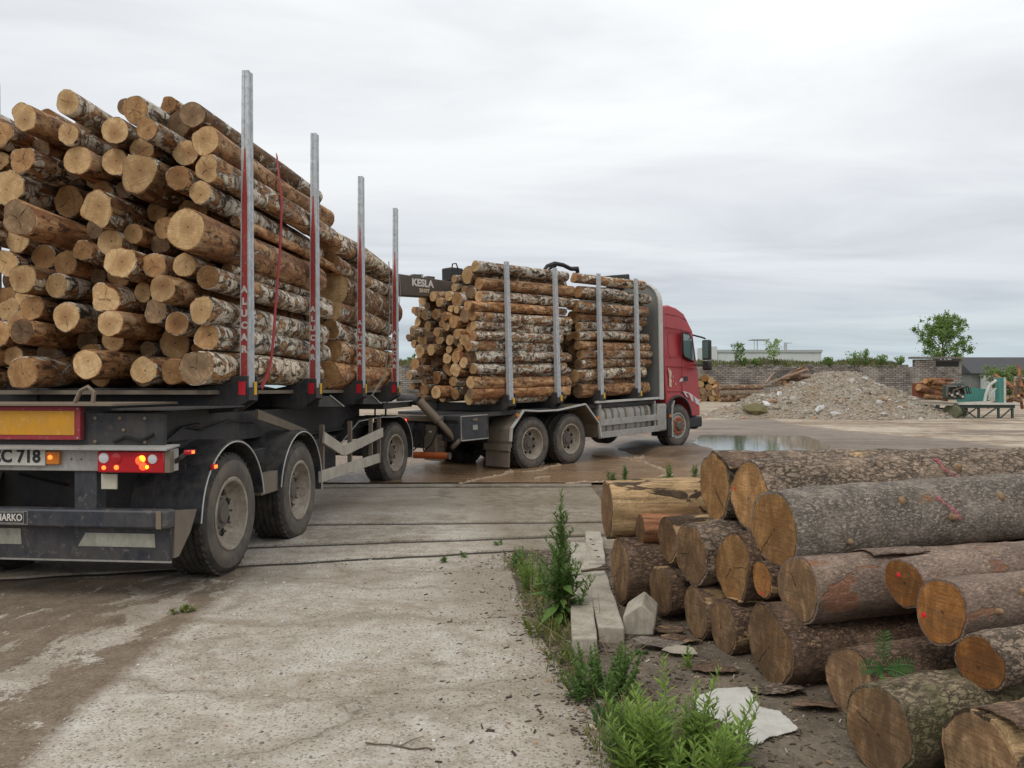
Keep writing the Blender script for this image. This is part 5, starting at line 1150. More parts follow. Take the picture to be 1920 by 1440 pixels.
# crane: turret behind the cab, boom folded back over the load
bz = 3.64
c = MB(); c.prism([(-1.72, .05, bz-.20), (-1.72, .05, bz+.20), (-.3, .05, bz+.15), (-.05, .05, bz+.20), (3.6, .05, bz+.12), (3.6, .05, bz-.14), (-.1, .05, bz-.18)], (0, .30, 0)); bo = c.build('crane_boom', MAT['boom'], trk, bevel=.012)
lettering(bo, 'maker_name', 'KESLA', .19, axes((-1.06, .047, bz+.055), (1, 0, -.02), (0, 0, 1)), MAT['white'], 1.05, bold=.008)
lettering(bo, 'model_number', '2010T', .10, axes((-1.02, .047, bz-.085), (1, 0, -.02), (0, 0, 1)), MAT['chip'], 1.05, bold=.004)
for (x, z) in ((-1.1, bz+.21), (-.75, bz+.2)): MB().box((x, .2, z), (.18, .12, .05)).build('boom_lug', MAT['boom'], bo)
c = MB(); c.box((-.12, .2, bz+.30), (.34, .30, .28)); c.tube([(-.2, .2, bz+.36), (.9, .2, bz+.34)], .075, 12); bk_ = c.build('boom_knuckle', MAT['black'], trk, bevel=.03)
MB().tube([(-.28, .05, bz+.38), (-.26, .05, bz+.50), (-.16, .05, bz+.52), (-.10, .05, bz+.40)], .014, 6).build('hose_loop', MAT['hose'], bk_)
MB().tube([(-1.64, .04, bz+.18), (-1.62, .04, bz-.1), (-1.68, .04, bz-.5), (-1.74, .05, bz-.75)], .007, 5).build('cord', MAT['gstrap'], trk)
hk = MB().tube([(-1.76, .05, bz-.78), (-1.70, .05, bz-.86), (-1.74, .05, bz-.98), (-1.80, .05, bz-1.05)], .028, 6).build('hook', MAT['hose'], trk)
# grapple lying on the logs
def tkp(px, py, yv): return TK.on(px, py, 1, yv)
gp = [tkp(a, b, -.2) for a, b in ((1016, 512), (1026, 499), (1040, 494), (1056, 497), (1070, 504), (1082, 504), (1083, 512))]
MB().tube(gp, [.03, .045, .05, .05, .05, .06, .05], 8).build('grapple', MAT['hose'], trk)
gp2 = [tkp(a, b, -.1) for a, b in ((1022, 513), (1032, 503), (1042, 499))]; MB().tube(gp2, .03, 8).build('grapple_hose', MAT['hose'], trk)
a_ = tkp(1150, 524, 0); MB().box(a_, (.75, .5, .20), Matrix.Rotation(-.12, 3, 'Y')).box(a_+Vector((.2, 0, -.1)), (.5, .4, .35)).build('crane_turret', MAT['black'], trk, bevel=.03)
MB().span((4.95, -.2, 1.2), (5.25, .4, 3.6)).build('crane_column', MAT['boom'], trk, bevel=.02)

# ================================================================ lashing straps
def strap(name, pts, w, mat, label):
    mb = MB(); P = [Vector(p) for p in pts]
    for a, b in zip(P, P[1:]): mb.beam(a, b, w, .006, (0, -1, 0))
    o = mb.build(name, mat, None, sharp=80); o.matrix_world = TR.M; tag(o, label, 'strap')
def rp(px, py, yv): return TR.on(px, py, 1, yv)
ys = -1.16
strap('lashing_strap', [rp(519, 290, -1.0), rp(524, 340, -1.12)]+[rp(a, b, ys) for a, b in ((528, 378), (527, 420), (525, 470), (521, 520), (517, 570), (513, 630), (509, 670), (503, 700), (490, 728))], .05, MAT['strap'], "red lashing strap over the trailer's rear log bundle")
strap('lashing_strap', [rp(a, b, ys-.02) for a, b in ((729, 490), (731, 540), (730, 600), (727, 660), (721, 705), (699, 738))], .035, MAT['gstrap'], "grey lashing strap over the trailer's front log bundle")
# ================================================================ spruce logs stacked on the right
HEAD = 74.0
def hd(a): return Vector((math.sin(R(a)), math.cos(R(a)), 0))
DV = hd(HEAD); NV = Vector((-DV.y, DV.x, 0))           # NV: along the row of log ends, towards the back
# key, column, row, radius px, depth of the sawn face, heading, length, bark, cut, label
PILE = [
 ('A', 1838, 1432, 95, 2.98, 76, 2.6, 'bare', 'old', 'half-peeled log with pale split wood at the near corner of the pile'),
 ('B', 1606, 1340, 84, 3.46, 73, 3.4, 'mossy', 'old', 'scaly mossy log with grey cut lying on the ground in front of the pile'),
 ('C', 1586, 1276, 68, 3.95, 75, 3.4, 'brown', 'old', 'brown log half hidden behind the mossy ground log'),
 ('D', 1838, 1243, 52, 3.36, 70, 3.0, 'scaly', 'orange', 'small bright orange cut log lying on the mossy log'),
 ('E', 1764, 1150, 62, 3.66, 73, 3.2, 'smooth', 'orange', 'smooth barked log with a red dot low on its ringed cut'),
 ('F', 1696, 1094, 46, 3.98, 70, 3.2, 'smooth', 'orange', 'thin orange cut log with a red dot above its centre'),
 ('G', 1483, 1143, 64, 4.42, 76, 3.3, 'smooth', 'old', 'smooth grey barked log under the big grey log'),
 ('H', 1456, 1212, 74, 4.32, 75, 3.2, 'brown', 'old', 'grey cut log on the ground under the smooth barked log'),
 ('I', 1370, 1182, 52, 4.80, 77, 3.0, 'brown', 'old', 'short dark cut log resting on the ground at the pile front'),
 ('J', 1305, 1150, 49, 5.18, 77, 3.0, 'brown', 'old', 'dark red brown cut log behind the short ground log'),
 ('K', 1238, 1108, 44, 5.60, 72, 2.8, 'brown', 'old', 'ground log with flaking bark beside the square timber block'),
 ('L', 1163, 1063, 62, 6.0, 80, 3.0, 'brown', 'old', 'stout dark log at the left foot of the pile'),
 ('M', 1453, 1006, 72, 4.62, 72, 3.6, 'grey', 'tan', 'big grey barked log with knots and a pink paint line, on top of the pile'),
 ('N', 1408, 934, 66, 5.02, 74, 3.8, 'scaly', 'tan', 'big scaly barked top log with a pink paint mark, behind the grey one'),
 ('O', 1341, 912, 63, 5.44, 77, 3.8, 'scaly', 'tan', 'hindmost big top log with split bark edge and pale streaked cut'),
 ('P', 1375, 1066, 64, 4.90, 74, 3.2, 'brown', 'tan', 'long oval tan cut log under the big scaly log'),
 ('Q', 1302, 1042, 58, 5.20, 72, 3.2, 'scaly', 'old', 'grey cut log with furrowed bark in the middle of the pile'),
 ('R', 1252, 1011, 41, 5.60, 75, 3.2, 'bare', 'old', 'thin bare log with dark oval cut in the middle of the pile'),
 ('S', 1138, 955, 52, 6.25, 82, 3.2, 'bare', 'old', 'bare yellow wood log topping the left end of the pile'),
 ('T', 1418, 1088, 33, 4.70, 75, 3.0, 'brown', 'orange', 'small orange cut log with red dot wedged under the big grey log'),
 ('U', 1200, 1000, 26, 6.0, 78, 2.4, 'red', 'old', 'broken reddish log under the bare yellow log'),
 ('V', 1570, 1172, 44, 4.75, 75, 3.0, 'brown', 'old', 'dark log in the shadow under the smooth grey log'),
 ('W', 1660, 1232, 40, 4.35, 74, 3.0, 'brown', 'old', 'dark log bedded behind the fern'),
 ('X', 1890, 1292, 58, 3.75, 74, 2.6, 'brown', 'old', 'dark log bedded under the orange cut log'),
]
its = []
for k, px, py, q, Y, hh, L, bk, ct, lab in PILE:
    p = pt(px, py, Y); its.append([p.dot(NV), p.z, q/F*Y])
src = [tuple(a) for a in its]
relax(its, zmin=.0, it=200, pull=.16, tight=.95)
KNOT = m_paint('knot_wood', (.30, .185, .10), .9, (.10, .06, .035), .8, 30); PINK = m_flat('spray_paint_pink', (.42, .10, .13), .8); REDDOT = m_flat('spray_paint_red', (.75, .02, .035), .6)
logs_by = {}
for a, s_, (k, px, py, q, Y, hh, L, bk, ct, lab) in zip(its, src, PILE):
    p = pt(px, py, Y)+NV*(a[0]-s_[0])+Vector((0, 0, a[1]-s_[1])); big = a[2] > .17
    o = make_log('spruce_log', p, hd(hh-4+(hh-74)*.2+4), L, a[2], a[2]*.9, SPRUCE[bk], CUT[ct], 900+ord(k), 44 if big else 32, 46 if big else 30, .06 if k not in 'HPU' else .14, .045, .085 if bk in ('scaly', 'mossy') else .055, ecc=.04, skip_far=False, roll=0, rim=.93)
    tag(o, lab, 'log', 'spruce logs of the roadside pile'); logs_by[k] = (o, a[2], L)
def stub(k, x, ang, r, h=.008, mat=None, name='knot'):   # ang measured round the log: 180 = towards the camera side
    o, rr0, L = logs_by[k]; rr1 = rr0*(1-.1*x/L); a = R(ang); d = Vector((0, math.cos(a), math.sin(a)))
    MB().tube([Vector((x, 0, 0))+d*rr1*.9, Vector((x, 0, 0))+d*(rr1+h*.5), Vector((x+.01, 0, 0))+d*(rr1+h)], [r*1.5, r*1.2, r*.8], 10).build(name, mat or KNOT, o)
for k, x, ang, r in (('M', .78, 135, .022), ('M', 1.12, 168, .018), ('M', 1.55, 138, .024), ('M', .35, 195, .015), ('N', 1.5, 130, .018), ('E', .35, 140, .013), ('E', .18, 170, .012), ('F', .55, 110, .012), ('P', .3, 150, .014), ('A', .3, 60, .02)): stub(k, x, ang, r)
def band(k, x, a0, a1, w):               # sprayed mark: flecks of paint sitting on the bark
    o, rr0, L = logs_by[k]; mb = MB(); r_ = random.Random(ord(k))
    for i in range(75):
        t = r_.random(); a = R(a0+(a1-a0)*t); xx = x+.10*t*t+.02*math.sin(t*9)+r_.gauss(0, w*.6); q = rr0*(1-.1*x/L)*1.025; s = .003+.005*r_.random()
        d = Vector((0, math.cos(a), math.sin(a))); e = Vector((0, -math.sin(a), math.cos(a))); c_ = Vector((xx, 0, 0))+d*q
        mb.add([c_+Vector((s*(.5+r_.random()), 0, 0)), c_+e*s, c_-Vector((s*(.5+r_.random()), 0, 0)), c_-e*s*1.4, c_+d*.004], [(0, 1, 4), (1, 2, 4), (2, 3, 4), (3, 0, 4)])
    mb.build('paint_mark', PINK, o)['kind'] = 'stuff'
band('M', 1.05, 95, 175, .014); band('N', 1.35, 100, 165, .018)
def dot(k, yy, zz_, r): o, rr0, L = logs_by[k]; MB().lathe([(r, -.0075), (r*.7, -.009), (.001, -.0095)], 12, (0, yy*rr0, zz_*rr0), 'x').build('paint_dot', REDDOT, o)
dot('F', .25, .30, .012); dot('E', .62, -.25, .014); dot('T', .0, -.75, .010); dot('N', .72, .15, .010)
for k, sp in (('B', 1), ('M', 1), ('O', 2), ('P', 2), ('H', 1), ('G', 1), ('Q', 1), ('L', 3), ('A', 1), ('K', 1)):
    o, q, L = logs_by[k]; r_ = random.Random(ord(k)*3); ck = MB()
    for kk in range(sp):
        a = r_.random()*6.28; ln = q*(.45+.45*r_.random()); e = Vector((0, math.cos(a), math.sin(a))); t_ = Vector((0, -math.sin(a), math.cos(a))); base = Vector((-.0078, 0, 0))+e*q*.08*r_.random(); pts_ = []
        n_ = 7
        for i_ in range(n_+1): pts_.append(base+e*ln*i_/n_+t_*q*.012*r_.gauss(0, 1))
        wv_ = [q*.011*(math.sin(math.pi*(i_+.15)/(n_+.3))) for i_ in range(n_+1)]
        vs = [v for p_, w_ in zip(pts_, wv_) for v in (p_-t_*w_, p_+t_*w_)]
        ck.add(vs, [(2*i_, 2*i_+1, 2*i_+3, 2*i_+2) for i_ in range(n_)])
    ck.build('split', MAT['hole'], o, flip=False)['kind'] = 'stuff'
# loose bark curling off some of the logs
M_FLAKE = SPRUCE['brown']
def bark_sheet(o, x0, x1, a0, a1, q, lift, mat, seed, name='bark_flap'):
    r_ = random.Random(seed); mb = MB(); n, m_ = 10, 6; vs = []
    for i in range(n+1):
        for j in range(m_+1):
            t = j/m_; a = R(a0+(a1-a0)*t); rr2 = q*(1.04+lift*(t**2)*(1+.5*r_.random())); x = x0+(x1-x0)*i/n+(.02*r_.random()-.01)*(1 if j == m_ else .3)
            vs.append((x, rr2*math.cos(a), rr2*math.sin(a)))
    mb.add(vs, [(i*(m_+1)+j, i*(m_+1)+j+1, (i+1)*(m_+1)+j+1, (i+1)*(m_+1)+j) for i in range(n) for j in range(m_)])
    ob = mb.build(name, mat, o, flip=False); s_ = ob.modifiers.new('s', 'SOLIDIFY'); s_.thickness = .008
bark_sheet(logs_by['A'][0], .02, 1.6, 60, 130, logs_by['A'][1], .25, M_FLAKE, 1)
bark_sheet(logs_by['O'][0], -.02, .35, 100, 150, logs_by['O'][1], .22, M_FLAKE, 2)
bark_sheet(logs_by['I'][0], .05, .35, 70, 120, logs_by['I'][1], .15, SPRUCE['bare'], 3)
bark_sheet(logs_by['G'][0], .4, .75, 60, 120, logs_by['G'][1], .12, SPRUCE['smooth'], 4)
bark_sheet(logs_by['K'][0], .08, .5, 80, 150, logs_by['K'][1], .14, M_FLAKE, 5)
bark_sheet(logs_by['L'][0], .2, .6, 60, 110, logs_by['L'][1], .15, SPRUCE['red'], 6)
# --- squared timbers and block
M_TIMB = m_paint('grey_timber', (.42, .375, .305), .9, (.17, .14, .10), .85, 7, .35, (.12, .10, .08)); 
def timber(p, q, w, h, label, notch=None):
    p, q = Vector(p), Vector(q); d = q-p; L = d.length; d.normalize(); M4 = Matrix.Translation(p) @ Matrix((d, Vector((0, 0, 1)).cross(d), (0, 0, 1))).transposed().to_4x4()
    bm = bmesh.new(); bmesh.ops.create_cube(bm, size=1); bmesh.ops.scale(bm, verts=bm.verts, vec=(L, w, h)); bmesh.ops.translate(bm, verts=bm.verts, vec=(L/2, 0, h/2))
    bmesh.ops.subdivide_edges(bm, edges=[e for e in bm.edges if abs((e.verts[0].co-e.verts[1].co).x) > .1], cuts=14)
    for v in bm.verts:
        nn = mnoise.noise_vector((v.co.x*2.3+p.x*7, v.co.y*9, v.co.z*9)); v.co += nn*.010
        if v.co.x > L*.97: v.co.z -= .02*abs(nn.x)
    me = bpy.data.meshes.new('timber_beam'); bm.to_mesh(me); bm.free(); me.materials.append(M_TIMB); o = addobj('timber_beam', me); o.matrix_world = M4
    b = o.modifiers.new('b', 'BEVEL'); b.width = .010; b.segments = 2; tag(o, label, 'beam'); return o
timber(gnd(1096, 1240, -.02), gnd(1084, 1040, .0), .155, .135, 'weathered squared timber lying beside the weeds, the one next to the pavement')
tb2 = timber(gnd(1147, 1215, -.02), gnd(1112, 1085, .0), .165, .135, 'weathered squared timber between the other timber and the log pile')
tb3 = timber(gnd(1117, 1083, .0), gnd(1112, 1018, .0), .17, .125, 'short weathered timber with holes beyond the end of the squared timber')
for i in range(4): MB().lathe([(.001, .128), (.016, .1285), (.02, .126)], 8, (.25+i*.28, -.03+.02*i, 0), 'z').build('bolt_hole', MAT['hole'], tb3)
bl = MB(); bl.prism([(0, 0, 0), (.20, .02, 0), (.215, .03, .12), (.12, .02, .21), (.0, .0, .13)], (.03, .30, .01)); bo_ = bl.build('timber_block', M_TIMB, None, bevel=.012, sharp=20)
p = gnd(1168, 1192, .01); bo_.matrix_world = Matrix.Translation(p) @ Matrix.Rotation(R(-8), 4, 'Z'); tag(bo_, 'short chunky grey wood block beside the ground logs', 'wood block')
# --- crumpled white sheet
def sheet(px, py, poly, label, mat, seed, amp, name, cat, lift=.03):
    c0 = gnd(px, py, .02); r_ = random.Random(seed); bm = bmesh.new()
    n = 84; xs = [p_[0] for p_ in poly]; ys_ = [p_[1] for p_ in poly]; idx = {}
    for j in range(n+1):
        for i in range(n+1):
            x = min(xs)+(max(xs)-min(xs))*i/n; y2 = min(ys_)+(max(ys_)-min(ys_))*j/n
            if sdpoly((x, y2), poly) < .004+.006*mnoise.noise((x*30, y2*30, seed)):
                z2 = lift+amp*(mnoise.noise((x*4, y2*4, seed))+.5*abs(mnoise.noise((x*9, y2*7, seed+3))))
                idx[i, j] = bm.verts.new((x, y2, max(.004, z2)))
    for j in range(n):
        for i in range(n):
            q = [(i, j), (i+1, j), (i+1, j+1), (i, j+1)]
            if all(k in idx for k in q): bm.faces.new([idx[k] for k in q])
    me = bpy.data.meshes.new(name); bm.to_mesh(me); bm.free(); me.materials.append(mat); me.shade_smooth(); o = addobj(name, me, None, Matrix.Translation(c0)); s_ = o.modifiers.new('s', 'SOLIDIFY'); s_.thickness = .004
    tag(o, label, cat); return o
def rel(px, py, lst):
    c0 = gnd(px, py, .02); return [((gnd(a, b, .02)-c0).x, (gnd(a, b, .02)-c0).y) for a, b in lst]
M_PAPER = m_paint('white_sheet', (.52, .505, .46), .85, (.30, .27, .22), .6, 5)
sheet(1395, 1345, rel(1395, 1345, [(1302, 1315), (1345, 1298), (1400, 1300), (1425, 1335), (1462, 1340), (1497, 1375), (1440, 1392), (1415, 1407), (1385, 1390), (1350, 1360), (1310, 1345)]), 'crumpled torn white sheet on the soil in front of the logs', M_PAPER, 4, .018, 'torn_sheet', 'sheet', .025)
for i, (px, py, w, lab) in enumerate(((1235, 1215, .16, 'curled grey bark piece on the soil beside the wood block'), (1252, 1188, .14, 'brown bark piece leaning up behind the curled grey piece'), (1278, 1205, .13, 'dark bark piece on the soil near the dark red log'), (1275, 1228, .11, 'pale bark sliver on the soil below the curled grey piece'), (1340, 1262, .13, 'brown bark flake in the soil below the short ground log'), (1460, 1300, .14, 'dark bark flake beside the torn white sheet'), (1530, 1330, .12, 'dark bark flake between the torn sheet and the mossy log'))):
    r_ = random.Random(i+70); po = [(math.cos(a)*w*(.7+.5*r_.random()), math.sin(a)*w*.6*(.7+.5*r_.random())) for a in [k*6.283/9 for k in range(9)]]
    sheet(px, py, po, lab, [SPRUCE['grey'], SPRUCE['brown'], SPRUCE['brown'], M_TIMB, SPRUCE['brown'], SPRUCE['scaly'], SPRUCE['brown']][i], 20+i, .03, 'bark_piece', 'bark', .03)
# --- litter of chips, twigs and stones on the soil and along the pavement edge
lt = MB(); r_ = random.Random(77)
LM = [m_paint('litter_'+str(i), c_, .95, tuple(q*.5 for q in c_), .5, 20) for i, c_ in enumerate(((.055, .040, .028), (.115, .08, .052), (.20, .155, .105), (.42, .38, .32), (.30, .20, .11)))]
def edge_x(y): return .46-.08*(y-3.4)*1.25
for i in range(8000):
    y = 2.6+5.4*r_.random()**1.15; m_ = r_.random()
    x = edge_x(y)+(-.12+abs(r_.gauss(0, .75)) if m_ < .9 else -.35*abs(r_.gauss(0, 1)))
    if x > 2.4: continue
    z = max(gh(x, y), 0 if sdpoly((x, y), SLABS) < -.02 else -1)
    s = .004+.012*r_.random()**2.4; lt.cur = r_.choices(range(5), (5, 5, 3, 1.1, 1.2))[0]
    lt.box((x, y, z+s*.3), (s*(1+2.5*r_.random()), s*(.4+.5*r_.random()), s*.35), Matrix.Rotation(r_.random()*6.3, 3, 'Z') @ Matrix.Rotation(r_.gauss(0, .35), 3, 'X'))
tag(lt.build('wood_litter', LM, flip=False), 'dark bark chips, twigs and grit scattered beside the log pile', 'litter', kind='stuff')
pb = MB()
for i in range(1500):
    y = 2.4+5.2*r_.random()**1.6; x = -2.2+2.6*r_.random()
    if x > edge_x(y)-.02: continue
    s = .004+.008*r_.random()**2.5; pb.cur = r_.choices(range(5), (3, 3, 2, 1, .5))[0]; rock(pb, (x, y, s*.2), s, r_)
tag(pb.build('loose_grit', M_ST, flip=False, sharp=30), 'scattered grit and pebbles on the worn concrete', 'grit', kind='stuff')
def stick(p, q, r, label):
    p, q = Vector(p), Vector(q); n_ = 6; pts = [p.lerp(q, i/n_)+Vector((0, 0, r))+Vector((r_.gauss(0, .006), r_.gauss(0, .006), abs(r_.gauss(0, .003)))) for i in range(n_+1)]
    mb = MB().tube(pts, [r]*n_+[r*.5], 6); m2 = pts[3]; mb.tube([m2, m2+Vector((.06, .05, .01)), m2+Vector((.10, .11, .0))], [r*.6, r*.5, r*.3], 5)
    tag(mb.build('twig', M_TWIG, None), label, 'twig')
stick(gnd(685, 1396, 0), gnd(815, 1408, 0), .004, 'thin forked twig on the open concrete'); stick(gnd(1090, 1075, .15), gnd(1140, 1068, .16), .012, 'dark twig lying across the timbers')
stick(gnd(1020, 1152, .01), gnd(1075, 1145, .01), .006, 'brown twig at the foot of the tall weed')

# ================================================================ plants
def weed(base, stems, label, leaf, seed, name='weed', group=None, lw=.16, ll=.07, droop=.1, nl=34, cat='weed', taper=.75, stem_r=.004):
    """stems: (dx, dy, height, lean x, lean y)"""
    r_ = random.Random(seed); t = empty(name, Matrix.Translation(base)); tag(t, label, cat, group); lf = MB()
    for (dx, dy, h, lx, ly, *z0) in stems:
        z0 = z0[0] if z0 else -.01
        st_ = MB(); P = [Vector((dx+lx*(k/6)**1.5, dy+ly*(k/6)**1.5, h*k/6+z0)) for k in range(7)]; st_.tube(P, [stem_r*(1-.75*k/6) for k in range(7)], 5); st_.build('stem', M_STEM, t)
        n_ = max(6, int(nl*h/.4))
        for i in range(n_):
            q = .06+.94*i/n_; k = q*6; a = P[int(min(k, 5.999))]; b = P[int(min(k, 5.999))+1]; p = a.lerp(b, k-int(min(k, 5.999)))
            an = i*2.4+r_.random()*.5; up_ = .35+.9*q+r_.gauss(0, .15)-droop; d = Vector((math.cos(an), math.sin(an), up_))
            L = ll*(1-taper*q*q+.0)*(.7+.6*r_.random())*(.65 if q < .12 else 1)
            leafquad(lf, p, d, Vector((0, 0, 1))+rv(r_)*.3, L, L*lw)
            if r_.random() < .35: leafquad(lf, p, Vector((math.cos(an+1.2), math.sin(an+1.2), up_+.3)), Vector((0, 0, 1)), L*.55, L*.55*lw)
    o = lf.build('leaves', leaf, t, flip=False); o['kind'] = 'stuff'; return t
def clump(n_, spread, h0, h1, seed, lean=.08):
    r_ = random.Random(seed); out = []
    for i in range(n_):
        a = r_.random()*6.28; d = spread*math.sqrt(r_.random()); out.append((d*math.cos(a), d*math.sin(a), h0+(h1-h0)*r_.random()*(1-.4*d/spread), math.cos(a)*lean*r_.random(), math.sin(a)*lean*r_.random()))
    return out
b0 = gnd(1052, 1165, 0); weed(b0, [(0, 0, .92, .0, 0)]+[(0, 0, (.32-.012*i)*(.8+.3*((i*7) % 5)/5), (.21-.009*i)*math.cos(i*2.4), (.21-.009*i)*math.sin(i*2.4), .06+.034*i) for i in range(20)], 'tall bushy spire-shaped weed beside the squared timbers', LEAF['weed'], 1, 'tall_weed', lw=.13, ll=.075, nl=62, droop=.1, taper=.55, stem_r=.006)
weed(b0+Vector((.0, -.02, 0)), [(0, 0, .40, .02, 0)], 'long drooping lower leaves of the tall spire-shaped weed', LEAF['weed'], 21, 'drooping_weed', lw=.13, ll=.24, nl=34, droop=1.0, taper=.4, stem_r=.006)
weed(b0+Vector((.0, .03, 0)), clump(9, .10, .25, .66, 5, .16), 'leafy side shoots round the foot of the tall spire-shaped weed', LEAF['weed'], 2, 'weed_shoots', lw=.15, ll=.09, nl=60)
weed(gnd(1000, 1105, 0), clump(14, .16, .16, .42, 6, .1), 'loose fresh green weed at the corner of the worn concrete', LEAF['bright'], 3, 'green_weed', lw=.16, ll=.055, nl=60)
weed(gnd(970, 1065, 0), clump(7, .10, .10, .24, 7, .1), 'small dark weed beside the concrete joint', LEAF['weed'], 4, 'small_weed', lw=.18, ll=.06, nl=60)
weed(gnd(1030, 1190, 0), clump(10, .16, .06, .18, 8, .1), 'low yellow green weed creeping along the pavement edge', LEAF['olive'], 5, 'creeping_weed', lw=.22, ll=.05, nl=70)
weed(gnd(1062, 1235, 0), clump(9, .12, .05, .14, 18, .1), 'low weed in the gap beside the near end of the timbers', LEAF['olive'], 15, 'creeping_weed', lw=.24, ll=.045, nl=70)
weed(gnd(1130, 1308, 0), clump(26, .17, .12, .36, 9, .14), 'dense small leaved green weed over the near end of the timbers', LEAF['weed'], 6, 'dense_weed', lw=.30, ll=.045, nl=80)
weed(gnd(1165, 1360, 0), clump(16, .14, .05, .16, 19, .1), 'low clover-like weed in front of the dense weed', LEAF['fern'], 16, 'low_weed', lw=.34, ll=.035, nl=90)
weed(gnd(1272, 1452, 0), clump(38, .22, .12, .58, 10, .16), 'big bright green willowherb clump in the foreground', LEAF['bright'], 7, 'willowherb', lw=.125, ll=.10, nl=46, stem_r=.005)
weed(gnd(1195, 1440, 0), clump(14, .12, .12, .36, 11, .10), 'pale upright shoots beside the big foreground clump', LEAF['pale'], 8, 'green_shoots', lw=.13, ll=.085, nl=55)
weed(gnd(1345, 1436, 0), clump(12, .12, .14, .34, 12, .10), 'pale slim shoots in front of the torn white sheet', LEAF['pale'], 9, 'slim_shoots', lw=.12, ll=.08, nl=50)
weed(gnd(1292, 1262, 0), clump(2, .03, .10, .22, 13, .05), 'single young shoot growing between the bark pieces', LEAF['bright'], 10, 'young_shoot', lw=.16, ll=.07, nl=50)
weed(gnd(1200, 1235, 0), clump(4, .05, .03, .07, 14, .02), 'tiny seedling beside the wood block', LEAF['fern'], 14, 'seedling', lw=.35, ll=.04, nl=120)
for i, (px, py, h) in enumerate(((1258, 915, .48), (1243, 915, .22), (1173, 905, .38), (1146, 903, .2), (1291, 917, .12), (1302, 900, .34))):
    b_ = gnd(px, py, .03); weed(b_, clump(3 if h < .3 else 2, .05, h*.8, h, 40+i, .04), 'thin weed sprig growing at the edge of the puddle', LEAF['weed'], 40+i, 'puddle_weed', 'weeds at the puddle edge', lw=.15, ll=.10, nl=60)
weed(gnd(340, 1147, 0), clump(10, .07, .015, .05, 15, .05), 'flat green tuft on the muddy wheel track', LEAF['olive'], 50, 'grass_tuft', lw=.2, ll=.05, nl=160)
for i, (px, py) in enumerate(((870, 1043), (935, 1022), (830, 1052))):
    weed(gnd(px, py, .01), clump(4, .04, .02, .07, 60+i, .04), 'tiny weed tuft in the joint between concrete strips', LEAF['weed'], 60+i, 'joint_weed', 'weed tufts in the concrete joints', lw=.2, ll=.05, nl=120)
gr_ = MB(); r_ = random.Random(99)
for i in range(2600):
    y = 3.0+4.6*r_.random(); x = edge_x(y)+r_.gauss(.06, .10)
    if mnoise.noise((x*3, y*1.6, 8)) < .02: continue
    leafquad(gr_, Vector((x, y, max(gh(x, y), -.01))), Vector((r_.gauss(0, .45), r_.gauss(0, .45), 1)), rv(r_), .03+.09*r_.random()**2, .003+.002*r_.random())
tag(gr_.build('verge_grass', LEAF['olive'], flip=False), 'thin olive grass creeping along the pavement edge', 'grass', kind='stuff')
dd = MB()
for i in range(46):
    y = 3.1+4.0*r_.random(); x = edge_x(y)+r_.gauss(.08, .14); h_ = .06+.22*r_.random(); l_ = Vector((r_.gauss(0, .12), r_.gauss(0, .12), h_)); b_ = Vector((x, y, gh(x, y)-.01)); dd.tube([b_, b_+l_*.5+rv(r_)*.01, b_+l_], [.0022, .0018, .001], 4)
    leafquad(dd, b_+l_*.6, rv(r_)+Vector((0, 0, -.3)), rv(r_), .05, .006)
tag(dd.build('dry_stalks', m_flat('dry_stalk', (.28, .21, .12), .9), flip=False), 'thin dry brown stalks among the weeds along the pavement edge', 'dead weeds', kind='stuff')
# fern
fr = empty('fern', Matrix.Translation(pt(1655, 1258, 3.72))); tag(fr, 'small green fern growing between the stacked logs', 'fern'); 
def frond(dx, dy, h):
    mb = MB(); P = [Vector((dx*(k/8)**1.3, dy*(k/8)**1.3, h*(k/8)-(.05*(k/8)**2 if abs(dx) > .05 else 0))) for k in range(9)]; mb.tube(P, [.003]*8+[.001], 4)
    for i in range(9):
        q = .25+.75*i/9; k = min(q*8, 7.999); p = P[int(k)].lerp(P[int(k)+1], k-int(k)); d = (P[int(k)+1]-P[int(k)]).normalized(); L = .05*math.sin(math.pi*(.12+.88*(1-q)*.9+.05))
        side_ = d.cross(Vector((0, -1, .2))).normalized()
        for s in (-1, 1): leafquad(mb, p, side_*s+d*.45, Vector((0, -1, .3)), L*1.0, L*.085)
    mb.build('frond', LEAF['fern'], fr, flip=False)
for a in ((0.0, -.02, .20), (-.13, -.05, .08), (.13, -.05, .09), (.16, -.02, .03), (-.06, -.10, .05), (.07, -.10, .06)): frond(*a)

# ================================================================ log heaps and saw bench in the yard
def far_log(p, d, L, r, bk, ct, label, group, seed): tag(make_log('stacked_log', p, d, L, r, r*.88, bk, ct, seed, 14, 4, .06, .04), label, 'log', group)
Yl = 92; r_ = random.Random(15)
ends = [(1324, 712, 7), (1332, 722, 7), (1325, 736, 7), (1333, 733, 7), (1340, 728, 6), (1337, 741, 8), (1328, 747, 7), (1342, 738, 6), (1345, 748, 6), (1336, 753, 6), (1326, 757, 6), (1346, 757, 6), (1318, 745, 7), (1318, 728, 7)]
it_ = relax([[pt(a, b, Yl).x, pt(a, b, Yl).z, q/F*Yl] for a, b, q in ends], zmin=.2, it=60, pull=.03)
for i, (x, z, q) in enumerate(it_): far_log(Vector((x, Yl, z)), (-.15, 1, 0), 3.0, q, SPRUCE['mossy'], [CUT['orange'], CUT['fresh'], CUT['dull'], CUT['tan']][i % 4], 'end-on log in the coloured stack by the brick wall', 'coloured log stack by the wall', 300+i)
